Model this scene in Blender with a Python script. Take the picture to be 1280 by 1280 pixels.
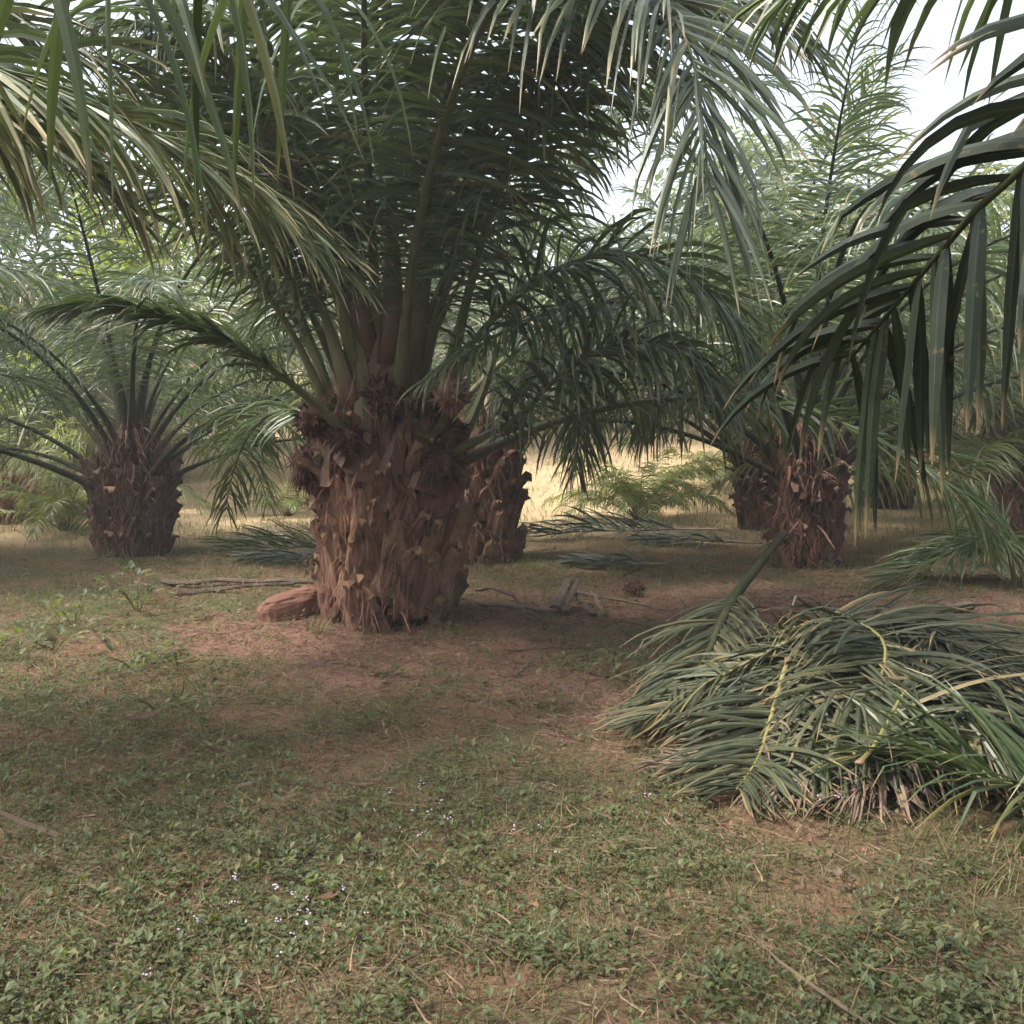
import bpy, math, random
import numpy as np
from math import radians as R

random.seed(7)
rng = np.random.default_rng(7)
for o in list(bpy.data.objects):
    bpy.data.objects.remove(o)
sc = bpy.context.scene
col = sc.collection

# ------------------------------------------------------------------ camera, light, exposure
PITCH = R(5.0); F = 1284.0; CAMZ = 1.5
cam_d = bpy.data.cameras.new("camera"); cam = bpy.data.objects.new("camera", cam_d); col.objects.link(cam)
cam.location = (0, 0, CAMZ); cam.rotation_euler = (math.pi/2 - PITCH, 0, 0)
cam_d.sensor_fit = 'HORIZONTAL'; cam_d.sensor_width = 36; cam_d.lens = 36*F/1280
cam_d.clip_start = 0.05; cam_d.clip_end = 1000
sc.camera = cam
SUN_AZ, SUN_EL = R(-105), R(57)          # azimuth from +Y, clockwise seen from above
w = bpy.data.worlds.new("World"); sc.world = w; w.use_nodes = True
nt = w.node_tree
sky = nt.nodes.new('ShaderNodeTexSky'); sky.sky_type = 'NISHITA'; sky.sun_disc = False
sky.sun_elevation = SUN_EL; sky.sun_rotation = SUN_AZ
sky.air_density = 1.0; sky.dust_density = 6.0; sky.ozone_density = 1.0
bg = nt.nodes['Background']; bg.inputs['Strength'].default_value = 0.15
hsv = nt.nodes.new('ShaderNodeHueSaturation'); hsv.inputs['Saturation'].default_value = .6
nt.links.new(sky.outputs['Color'], hsv.inputs['Color']); nt.links.new(hsv.outputs['Color'], bg.inputs['Color'])
sun_d = bpy.data.lights.new("sun", 'SUN'); sun_d.energy = 2.4; sun_d.angle = R(10); sun_d.color = (1.0, 0.93, 0.82)
sun = bpy.data.objects.new("sun", sun_d); col.objects.link(sun)
sun.rotation_euler = (math.pi/2 - SUN_EL, 0, math.pi - SUN_AZ)
sun.location = (-20, 20, 40)
sc.view_settings.view_transform = 'Standard'; sc.view_settings.look = 'None'
sc.view_settings.exposure = 1.78; sc.view_settings.gamma = 1.0
cy = sc.cycles
cy.max_bounces = 7; cy.diffuse_bounces = 4; cy.glossy_bounces = 2; cy.transmission_bounces = 4
cy.transparent_max_bounces = 4; cy.volume_bounces = 0
cy.use_denoising = True; cy.caustics_reflective = False; cy.caustics_refractive = False
cy.sample_clamp_indirect = 4.0

# ------------------------------------------------------------------ helpers
def P(px, py, d):
    """world point seen at photograph pixel (1280 frame) at distance d along +Y"""
    u = (px-640)/F; v = (640-py)/F
    y = math.cos(PITCH)+v*math.sin(PITCH); z = -math.sin(PITCH)+v*math.cos(PITCH)
    k = d/y
    return np.array([u*k, d, CAMZ+z*k])

def vnoise(x, y, seed=0):
    x = np.asarray(x, float); y = np.asarray(y, float)
    xi = np.floor(x).astype(np.int64); yi = np.floor(y).astype(np.int64)
    xf = x-xi; yf = y-yi
    xf = xf*xf*(3-2*xf); yf = yf*yf*(3-2*yf)
    def h(a, b):
        n = (a*374761393 + b*668265263 + seed*982451653) & 0x7fffffff
        n = ((n ^ (n >> 13))*1274126177) & 0x7fffffff
        return ((n ^ (n >> 16)) & 0xffff)/65535.0
    a = h(xi, yi); b = h(xi+1, yi); c = h(xi, yi+1); d = h(xi+1, yi+1)
    return (a*(1-xf)+b*xf)*(1-yf)+(c*(1-xf)+d*xf)*yf

def fbm(x, y, seed=0, oct=4):
    s = 0; amp = .5; t = 0
    for k in range(oct):
        s = s+amp*vnoise(np.asarray(x)*2**k, np.asarray(y)*2**k, seed+k*17); t += amp; amp *= .5
    return s/t

def gz(x, y):
    x = np.asarray(x, float); y = np.asarray(y, float)
    z = 0.10*(fbm(x*.5, y*.5, 3)-.5)+0.05*(fbm(x*2.3, y*2.3, 9)-.5)+0.025*(fbm(x*9, y*9, 5, 2)-.5)
    z = z+np.where(y > 17, 0.085*(y-17), 0)+np.where(y > 34, 0.17*(y-34), 0)
    bank = .35*np.exp(-((y-27)/1.6)**2)*np.exp(-((x-2)/6)**2)
    z = z+bank+.10*np.exp(-(((x+.9)**2+(y-7.5)**2)/1.1))
    return np.minimum(z, 12+0*z)

def redmask(x, y):
    """bare red laterite patches"""
    x = np.asarray(x, float); y = np.asarray(y, float)
    g = lambda cx, cy, sx, sy: np.exp(-((x-cx)/sx)**2-((y-cy)/sy)**2)
    r = 1.1*g(.9, 8.2, 2.6, 1.3)+.9*g(-.3, 6.2, 1.6, .9)+.8*g(-2.0, 7.0, 1.0, .6)+.7*g(.45, 5.0, .6, .7)+.9*g(3.8, 7.8, 1.8, 1.0)
    r = r+.7*g(1.5, 27.5, 5, 1.2)+.5*g(-4, 15, 3, .8)+.5*g(-2.6, 8.6, 1.5, .8)
    n = fbm(x*1.1, y*1.1, 21); n2 = fbm(x*4.5, y*4.5, 22, 3)
    return np.clip(r*(.05+1.0*n+1.3*n2)-.42+.6*np.clip(n-.55, 0, 1), 0, 1)

class MB:
    def __init__(s): s.v=[]; s.q=[]; s.t=[]; s.uv=[]; s.qm=[]; s.tm=[]; s.n=0
    def add(s, v, q=None, t=None, uv=None, m=0):
        v = np.asarray(v, float).reshape(-1, 3)
        if q is not None and len(q):
            q = np.asarray(q, np.int64).reshape(-1, 4)+s.n; s.q.append(q); s.qm.append(np.full(len(q), m))
        if t is not None and len(t):
            t = np.asarray(t, np.int64).reshape(-1, 3)+s.n; s.t.append(t); s.tm.append(np.full(len(t), m))
        s.v.append(v)
        s.uv.append(np.zeros((len(v), 2)) if uv is None else np.asarray(uv, float).reshape(-1, 2))
        s.n += len(v)
    def mesh(s, name, mats, smooth=False):
        me = bpy.data.meshes.new(name)
        v = np.concatenate(s.v); uv = np.concatenate(s.uv)
        q = np.concatenate(s.q) if s.q else np.zeros((0, 4), np.int64)
        t = np.concatenate(s.t) if s.t else np.zeros((0, 3), np.int64)
        li = np.concatenate([q.ravel(), t.ravel()]).astype(np.int32)
        tot = np.concatenate([np.full(len(q), 4), np.full(len(t), 3)]).astype(np.int32)
        st = np.concatenate([[0], np.cumsum(tot)[:-1]]).astype(np.int32)
        me.vertices.add(len(v)); me.vertices.foreach_set('co', v.astype(np.float32).ravel())
        me.loops.add(len(li)); me.loops.foreach_set('vertex_index', li)
        me.polygons.add(len(tot)); me.polygons.foreach_set('loop_start', st); me.polygons.foreach_set('loop_total', tot)
        mi = np.concatenate((s.qm if s.qm else [])+(s.tm if s.tm else [])).astype(np.int32)
        me.polygons.foreach_set('material_index', mi)
        me.polygons.foreach_set('use_smooth', np.full(len(tot), bool(smooth)))
        ul = me.uv_layers.new(name='UVMap')
        ul.data.foreach_set('uv', uv[li].astype(np.float32).ravel())
        for m in (mats if isinstance(mats, (list, tuple)) else [mats]): me.materials.append(m)
        me.update(); me.validate()
        return me

def link(name, me, parent=None, loc=(0, 0, 0)):
    o = bpy.data.objects.new(name, me); col.objects.link(o); o.location = loc
    if parent is not None: o.parent = parent
    return o
def tag(o, label=None, cat=None, group=None, kind=None):
    if label: o['label'] = label
    if cat: o['category'] = cat
    if group: o['group'] = group
    if kind: o['kind'] = kind
    return o
def empty(name, loc): 
    o = link(name, None, None, loc); o.empty_display_size = .2
    return o
def norm(a): return a/np.maximum(np.linalg.norm(a, axis=-1, keepdims=True), 1e-9)

def spline(pts, m):
    pts = np.asarray(pts, float)
    p = np.vstack([2*pts[0]-pts[1], pts, 2*pts[-1]-pts[-2]])
    out = []
    for i in range(len(pts)-1):
        t = np.linspace(0, 1, 24, endpoint=False)[:, None]
        a, b, c, d = p[i], p[i+1], p[i+2], p[i+3]
        out.append(.5*((2*b)+(-a+c)*t+(2*a-5*b+4*c-d)*t**2+(-a+3*b-3*c+d)*t**3))
    q = np.vstack(out+[pts[-1:]])
    s = np.concatenate([[0], np.cumsum(np.linalg.norm(np.diff(q, axis=0), axis=1))])
    u = np.linspace(0, s[-1], m)
    return np.stack([np.interp(u, s, q[:, k]) for k in range(3)], 1), s[-1]

def tube(mb, pts, rad, k=6, m=0, v=.5, flat=1.0, cap=True):
    pts = np.asarray(pts, float); n = len(pts); rad = np.broadcast_to(rad, (n,))
    T = norm(np.gradient(pts, axis=0))
    ref = np.array([0, 0, 1.]) if abs(T[0, 2]) < .9 else np.array([1., 0, 0])
    S = norm(np.cross(T, ref)); N = np.cross(S, T)
    a = np.linspace(0, 2*math.pi, k, endpoint=False)
    V = pts[:, None]+rad[:, None, None]*(np.cos(a)[None, :, None]*S[:, None]+flat*np.sin(a)[None, :, None]*N[:, None])
    uv = np.stack(np.broadcast_arrays(np.linspace(0, 1, n)[:, None], np.full((1, k), v)), -1)
    i = np.arange(n-1)[:, None]*k; j = np.arange(k)[None]; j2 = (j+1) % k
    q = np.stack(np.broadcast_arrays(i+j, i+j2, i+k+j2, i+k+j), -1).reshape(-1, 4)
    V = V.reshape(-1, 3); uv = uv.reshape(-1, 2); t = []
    if cap:
        V = np.vstack([V, pts[0], pts[-1]]); uv = np.vstack([uv, [[0, v], [1, v]]]); c0 = n*k
        for jj in range(k):
            t.append((c0, (jj+1) % k, jj)); t.append((c0+1, (n-1)*k+jj, (n-1)*k+(jj+1) % k))
    mb.add(V, q, t, uv, m)

# ------------------------------------------------------------------ materials
def newmat(name):
    m = bpy.data.materials.new(name); m.use_nodes = True
    return m, m.node_tree, m.node_tree.nodes['Principled BSDF'], m.node_tree.nodes['Material Output']
def N_(nt, typ, **kw):
    n = nt.nodes.new(typ)
    for k, v in kw.items():
        if k in n.inputs: n.inputs[k].default_value = v
        else: setattr(n, k, v)
    return n
def ramp(nt, stops, fac, interp='LINEAR'):
    r = nt.nodes.new('ShaderNodeValToRGB'); r.color_ramp.interpolation = interp
    e = r.color_ramp.elements
    while len(e) < len(stops): e.new(.5)
    for k, (p, c) in enumerate(stops):
        e[k].position = p; e[k].color = (c[0], c[1], c[2], 1)
    nt.links.new(fac, r.inputs[0]); return r
def mixc(nt, fac, a, b):
    n = nt.nodes.new('ShaderNodeMix'); n.data_type = 'RGBA'
    for s, v in ((0, fac), (6, a), (7, b)):
        if hasattr(v, 'node'): nt.links.new(v, n.inputs[s])
        else: n.inputs[s].default_value = v if s == 0 else (v[0], v[1], v[2], 1)
    return n.outputs[2]
def maprange(nt, v, a, b, c=0, d=1):
    n = nt.nodes.new('ShaderNodeMapRange'); nt.links.new(v, n.inputs[0])
    for k, x in zip((1, 2, 3, 4), (a, b, c, d)): n.inputs[k].default_value = x
    return n.outputs[0]

def leafmat(name, stops, tip, rough=.38, transl=.24, tipstart=.9, spec=.5, tcol=(.13, .19, .055)):
    m, nt, bs, out = newmat(name)
    uv = N_(nt, 'ShaderNodeUVMap'); sep = N_(nt, 'ShaderNodeSeparateXYZ'); nt.links.new(uv.outputs[0], sep.inputs[0])
    c = ramp(nt, stops, sep.outputs[1]).outputs[0]
    oi = N_(nt, 'ShaderNodeObjectInfo'); val = maprange(nt, oi.outputs['Random'], 0, 1, .8, 1.2)
    hs = N_(nt, 'ShaderNodeHueSaturation'); nt.links.new(c, hs.inputs['Color']); nt.links.new(val, hs.inputs['Value'])
    nz = N_(nt, 'ShaderNodeTexNoise', Scale=9.0, Detail=3.0)
    geo = N_(nt, 'ShaderNodeNewGeometry'); nt.links.new(geo.outputs['Position'], nz.inputs['Vector'])
    c2 = mixc(nt, maprange(nt, nz.outputs[0], .35, .7, 0, .35), hs.outputs[0], tuple(.6*x for x in stops[0][1]))
    # lighter midrib, fine lengthwise veins, brown specks
    atn = N_(nt, 'ShaderNodeAttribute', attribute_name='across')
    ab = N_(nt, 'ShaderNodeMath', operation='SUBTRACT'); nt.links.new(atn.outputs['Fac'], ab.inputs[0]); ab.inputs[1].default_value = .5
    ab2 = N_(nt, 'ShaderNodeMath', operation='ABSOLUTE'); nt.links.new(ab.outputs[0], ab2.inputs[0])
    c2 = mixc(nt, maprange(nt, ab2.outputs[0], .03, .075, .55, 0), c2, tuple(min(1, 2.2*x+.02) for x in stops[1][1]))
    cv = N_(nt, 'ShaderNodeCombineXYZ'); nt.links.new(sep.outputs[1], cv.inputs[1])
    vm = N_(nt, 'ShaderNodeMath', operation='MULTIPLY'); nt.links.new(atn.outputs['Fac'], vm.inputs[0]); vm.inputs[1].default_value = 16
    nt.links.new(vm.outputs[0], cv.inputs[0])
    vn = N_(nt, 'ShaderNodeTexNoise', Scale=1.0, Detail=3.0); nt.links.new(cv.outputs[0], vn.inputs['Vector'])
    c2 = mixc(nt, maprange(nt, vn.outputs[0], .35, .65, 0, .45), c2, tuple(.55*x for x in stops[1][1]))
    sp = N_(nt, 'ShaderNodeTexNoise', Scale=55.0, Detail=2.0); nt.links.new(geo.outputs['Position'], sp.inputs['Vector'])
    c2 = mixc(nt, maprange(nt, sp.outputs[0], .66, .74, 0, .7), c2, (.14, .10, .05))
    lb = N_(nt, 'ShaderNodeBump', Strength=.25, Distance=.002); nt.links.new(vn.outputs[0], lb.inputs['Height']); nt.links.new(lb.outputs[0], bs.inputs['Normal'])
    # dry tips: later on some leaflets than on others
    ad = N_(nt, 'ShaderNodeMath', operation='MULTIPLY_ADD'); nt.links.new(sep.outputs[1], ad.inputs[0])
    ad.inputs[1].default_value = .12; nt.links.new(sep.outputs[0], ad.inputs[2])
    c3 = mixc(nt, maprange(nt, ad.outputs[0], tipstart, tipstart+.13, 0, .9), c2, tip)
    nt.links.new(c3, bs.inputs['Base Color'])
    bs.inputs['Roughness'].default_value = rough; bs.inputs['Specular IOR Level'].default_value = spec
    tr = N_(nt, 'ShaderNodeBsdfTranslucent')
    tr.inputs['Color'].default_value = (*tcol, 1)
    mx = N_(nt, 'ShaderNodeMixShader', Fac=transl)
    nt.links.new(bs.outputs[0], mx.inputs[1]); nt.links.new(tr.outputs[0], mx.inputs[2])
    nt.links.new(mx.outputs[0], out.inputs['Surface'])
    return m

M = {}
G0 = [(0, (.022, .042, .015)), (.35, (.042, .072, .024)), (.7, (.066, .1, .034)), (.93, (.1, .125, .04)), (1, (.26, .21, .06))]
M['leaf'] = leafmat('palm_leaflet', G0, (.25, .18, .08))
G1 = [(0, (.04, .07, .015)), (.4, (.075, .115, .025)), (.8, (.12, .15, .035)), (1, (.28, .24, .06))]
M['leaf_bright'] = leafmat('palm_leaflet_yellowish', G1, (.28, .2, .07), .45, .3, tcol=(.3, .34, .05))
G2 = [(0, (.018, .025, .013)), (.4, (.037, .045, .022)), (.78, (.062, .07, .034)), (.93, (.11, .1, .052)), (1, (.27, .2, .10))]
M['leaf_cut'] = leafmat('wilting_leaflet', G2, (.25, .17, .08), .55, .06, .9, .3)
G3 = [(0, (.07, .05, .038)), (.5, (.14, .10, .075)), (1, (.24, .18, .13))]
M['leaf_dry'] = leafmat('dry_leaflet', G3, (.2, .14, .1), .8, .05, .9, .2, (.2, .12, .06))
G4 = [(0, (.03, .055, .05)), (.6, (.06, .09, .075)), (1, (.13, .15, .1))]
M['leaf_grey'] = leafmat('greying_leaflet', G4, (.25, .2, .14), .5, .1, .85)

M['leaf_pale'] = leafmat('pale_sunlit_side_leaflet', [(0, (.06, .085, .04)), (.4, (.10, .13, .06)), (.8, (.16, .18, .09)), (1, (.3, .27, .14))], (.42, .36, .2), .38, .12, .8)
M['leaf_sheen'] = leafmat('grey_green_sheen_leaflet', [(0, (.05, .075, .045)), (.5, (.085, .115, .065)), (.9, (.13, .15, .085)), (1, (.28, .25, .12))], (.36, .3, .18), .36, .12, .86, spec=.6)
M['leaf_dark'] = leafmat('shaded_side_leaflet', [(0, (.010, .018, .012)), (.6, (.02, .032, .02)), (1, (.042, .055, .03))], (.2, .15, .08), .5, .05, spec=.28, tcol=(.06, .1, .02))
def petmat(name, ca, cb, dark):
    m, nt, bs, out = newmat(name)
    uv = N_(nt, 'ShaderNodeUVMap'); sep = N_(nt, 'ShaderNodeSeparateXYZ'); nt.links.new(uv.outputs[0], sep.inputs[0])
    nz = N_(nt, 'ShaderNodeTexNoise', Scale=14.0, Detail=4.0)
    tc = N_(nt, 'ShaderNodeTexCoord'); mp = N_(nt, 'ShaderNodeMapping'); mp.inputs['Scale'].default_value = (1, 1, .25)
    nt.links.new(tc.outputs['Object'], mp.inputs[0]); nt.links.new(mp.outputs[0], nz.inputs['Vector'])
    c = mixc(nt, maprange(nt, nz.outputs[0], .3, .7), ca, cb)
    c = mixc(nt, maprange(nt, sep.outputs[0], .02, .13, 1, 0), c, dark)   # fibrous brown sheath at the base
    nt.links.new(c, bs.inputs['Base Color']); bs.inputs['Roughness'].default_value = .75 if 'dark' in name else .55; bs.inputs['Specular IOR Level'].default_value = .12 if 'dark' in name else .4
    return m
M['petiole'] = petmat('palm_petiole', (.07, .085, .03), (.12, .12, .05), (.12, .06, .04))
M['petiole_y'] = petmat('yellow_rachis', (.13, .13, .04), (.2, .18, .055), (.12, .08, .04))
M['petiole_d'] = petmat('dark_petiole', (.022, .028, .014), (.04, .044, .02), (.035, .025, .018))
M['petiole_dry'] = petmat('dry_petiole', (.14, .10, .08), (.22, .16, .12), (.12, .08, .06))

def barkmat(name, stops, scale=1.0, rough=.9):
    m, nt, bs, out = newmat(name)
    uv = N_(nt, 'ShaderNodeUVMap'); sep = N_(nt, 'ShaderNodeSeparateXYZ'); nt.links.new(uv.outputs[0], sep.inputs[0])
    tc = N_(nt, 'ShaderNodeTexCoord'); mp = N_(nt, 'ShaderNodeMapping'); mp.inputs['Scale'].default_value = (30*scale, 30*scale, 4*scale)
    nt.links.new(tc.outputs['Object'], mp.inputs[0])
    nz = N_(nt, 'ShaderNodeTexNoise', Scale=1.0, Detail=6.0, Roughness=.65); nt.links.new(mp.outputs[0], nz.inputs['Vector'])
    nb = N_(nt, 'ShaderNodeTexNoise', Scale=5.0, Detail=3.0); nt.links.new(tc.outputs['Object'], nb.inputs['Vector'])
    ad = N_(nt, 'ShaderNodeMath', operation='MULTIPLY_ADD'); nt.links.new(sep.outputs[1], ad.inputs[0])
    ad.inputs[1].default_value = .45
    mm = N_(nt, 'ShaderNodeMath', operation='MULTIPLY_ADD'); nt.links.new(nz.outputs[0], mm.inputs[0]); mm.inputs[1].default_value = .9
    nt.links.new(nb.outputs[0], mm.inputs[2]); 
    m2 = N_(nt, 'ShaderNodeMath', operation='MULTIPLY_ADD'); nt.links.new(mm.outputs[0], m2.inputs[0]); m2.inputs[1].default_value = .8; m2.inputs[2].default_value = -.5
    nt.links.new(m2.outputs[0], ad.inputs[2])
    c = ramp(nt, stops, ad.outputs[0]).outputs[0]
    if 'leaf_base' in name:
        nm = N_(nt, 'ShaderNodeTexNoise', Scale=3.2, Detail=5.0, Roughness=.7); nt.links.new(tc.outputs['Object'], nm.inputs['Vector'])
        c = mixc(nt, maprange(nt, nm.outputs[0], .52, .66, 0, .75), c, (.055, .055, .032))
        nd = N_(nt, 'ShaderNodeTexNoise', Scale=6.5, Detail=5.0, Roughness=.7); nt.links.new(tc.outputs['Object'], nd.inputs['Vector'])
        c = mixc(nt, maprange(nt, nd.outputs[0], .55, .7, 0, .8), c, (.035, .024, .02))
    nt.links.new(c, bs.inputs['Base Color']); bs.inputs['Roughness'].default_value = rough
    bs.inputs['Specular IOR Level'].default_value = .15
    bp = N_(nt, 'ShaderNodeBump', Strength=.7, Distance=.012); nt.links.new(nz.outputs[0], bp.inputs['Height'])
    nt.links.new(bp.outputs[0], bs.inputs['Normal'])
    return m
M['boot'] = barkmat('leaf_base_bark', [(0, (.06, .034, .026)), (.3, (.15, .083, .06)), (.6, (.27, .16, .11)), (1, (.42, .28, .19))])
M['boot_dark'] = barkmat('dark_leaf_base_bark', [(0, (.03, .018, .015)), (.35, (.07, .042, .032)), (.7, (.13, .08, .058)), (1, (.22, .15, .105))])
M['wood_dark'] = barkmat('dark_dead_wood', [(0, (.04, .028, .023)), (.5, (.085, .06, .048)), (1, (.16, .12, .1))])
M['cut'] = barkmat('cut_leaf_base_face', [(0, (.17, .10, .06)), (.5, (.27, .17, .10)), (1, (.36, .25, .15))], .6)
M['core'] = barkmat('trunk_core', [(0, (.022, .013, .010)), (.5, (.06, .033, .025)), (1, (.11, .06, .045))])
M['fibre'] = barkmat('trunk_fibre', [(0, (.07, .035, .026)), (.5, (.19, .095, .068)), (1, (.34, .2, .135))], .5)
M['bunch'] = barkmat('fruit_bunch_husk', [(0, (.025, .014, .012)), (.5, (.07, .036, .028)), (1, (.22, .11, .08))], .8)
M['bunch_pale'] = barkmat('pale_bunch_husk', [(0, (.09, .045, .035)), (.5, (.22, .125, .095)), (1, (.42, .28, .22))], .8)
M['wood'] = barkmat('dead_wood', [(0, (.05, .038, .032)), (.5, (.115, .086, .07)), (1, (.22, .17, .14))])
M['rock'] = barkmat('laterite_rock', [(0, (.09, .045, .032)), (.5, (.16, .082, .06)), (1, (.23, .13, .095))], .35)
M['bark'] = barkmat('tree_bark', [(0, (.05, .04, .03)), (1, (.16, .13, .1))])

def foliage(name, stops, transl=.3, rough=.55, tcol=(.2, .28, .05), spec=.35):
    return leafmat(name, stops, tuple(stops[-1][1]), rough, transl, 1.5, spec, tcol)
M['weed'] = foliage('weed_leaf', [(0, (.036, .052, .023)), (.35, (.064, .086, .037)), (.7, (.1, .12, .054)), (.88, (.16, .145, .062)), (1, (.28, .23, .1))])
M['grass'] = foliage('grass_blade', [(0, (.06, .075, .025)), (.4, (.115, .12, .04)), (.7, (.2, .17, .075)), (1, (.33, .25, .13))])
M['grass_dry'] = foliage('sunny_grass_blade', [(0, (.12, .125, .045)), (.4, (.22, .18, .08)), (1, (.38, .29, .16))])
M['litter'] = foliage('dry_plant_litter', [(0, (.055, .032, .022)), (.5, (.12, .078, .052)), (.85, (.22, .155, .10)), (1, (.34, .26, .17))], .05, .85, (.15, .1, .06), .15)
M['bush'] = foliage('bush_leaf', [(0, (.05, .08, .02)), (.5, (.1, .14, .03)), (1, (.22, .24, .06))], .35, .5, (.3, .38, .06))
M['farleaf'] = foliage('far_leaf', [(0, (.035, .06, .022)), (.5, (.065, .095, .035)), (1, (.13, .15, .05))], .3)
fm, fnt, fbs, _ = newmat('lilac_flower'); fbs.inputs['Base Color'].default_value = (.40, .34, .42, 1); fbs.inputs['Roughness'].default_value = .8
M['flower'] = fm

# ground material
gm, nt, bs, out = newmat('ground_soil')
geo = N_(nt, 'ShaderNodeNewGeometry')
uvn = N_(nt, 'ShaderNodeUVMap'); sep = N_(nt, 'ShaderNodeSeparateXYZ'); nt.links.new(uvn.outputs[0], sep.inputs[0])
n1 = N_(nt, 'ShaderNodeTexNoise', Scale=1.6, Detail=6.0, Roughness=.6); nt.links.new(geo.outputs['Position'], n1.inputs['Vector'])
n2 = N_(nt, 'ShaderNodeTexNoise', Scale=38.0, Detail=5.0, Roughness=.7); nt.links.new(geo.outputs['Position'], n2.inputs['Vector'])
n3 = N_(nt, 'ShaderNodeTexNoise', Scale=7.0, Detail=5.0, Roughness=.7); nt.links.new(geo.outputs['Position'], n3.inputs['Vector'])
soil = ramp(nt, [(.3, (.085, .05, .034)), (.5, (.15, .09, .058)), (.7, (.22, .14, .09))], n2.outputs[0]).outputs[0]
moss = ramp(nt, [(.3, (.05, .05, .026)), (.55, (.095, .085, .045)), (.75, (.16, .125, .075))], n2.outputs[0]).outputs[0]
redc = ramp(nt, [(.3, (.095, .048, .035)), (.5, (.175, .098, .074)), (.7, (.25, .155, .12))], n2.outputs[0]).outputs[0]
c = mixc(nt, maprange(nt, n1.outputs[0], .4, .6), soil, moss)
rf = N_(nt, 'ShaderNodeMath', operation='MULTIPLY_ADD'); nt.links.new(n3.outputs[0], rf.inputs[0]); rf.inputs[1].default_value = .8
nt.links.new(sep.outputs[0], rf.inputs[2])
c = mixc(nt, maprange(nt, rf.outputs[0], .65, 1.0), c, redc)
dry = ramp(nt, [(.3, (.2, .165, .085)), (.5, (.32, .24, .14)), (.7, (.4, .28, .18))], n3.outputs[0]).outputs[0]
c = mixc(nt, sep.outputs[1], c, dry)
nt.links.new(c, bs.inputs['Base Color']); bs.inputs['Roughness'].default_value = .95; bs.inputs['Specular IOR Level'].default_value = .1
bp = N_(nt, 'ShaderNodeBump', Strength=.9, Distance=.03); nt.links.new(n2.outputs[0], bp.inputs['Height']); nt.links.new(bp.outputs[0], bs.inputs['Normal'])
M['ground'] = gm

# ------------------------------------------------------------------ ground sheet
def drymask(x, y):
    return np.clip((np.asarray(y)-11.8)/2.6+.8*(fbm(np.asarray(x)*.6, np.asarray(y)*.6, 77)-.5), 0, 1)
xs = np.concatenate([-np.geomspace(5, 160, 40)[::-1], np.linspace(-4.95, 4.95, 230), np.geomspace(5, 160, 40)])
ys = np.concatenate([np.linspace(-60, 1.0, 24), np.linspace(1.05, 10, 200), 10+np.geomspace(.05, 170, 130)])
X, Y = np.meshgrid(xs, ys)
mb = MB(); nx, ny = len(xs), len(ys)
i = np.arange(ny-1)[:, None]*nx; j = np.arange(nx-1)[None]
q = np.stack(np.broadcast_arrays(i+j, i+j+1, i+nx+j+1, i+nx+j), -1).reshape(-1, 4)
mb.add(np.stack([X, Y, gz(X, Y)], -1).reshape(-1, 3), q, None, np.stack([redmask(X, Y), drymask(X, Y)], -1).reshape(-1, 2))
tag(link('ground', mb.mesh('ground', M['ground'], True)), 'reddish brown plantation ground rising to a slope', None, kind='structure')
g1 = lambda x, y: float(gz(x, y))

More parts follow.
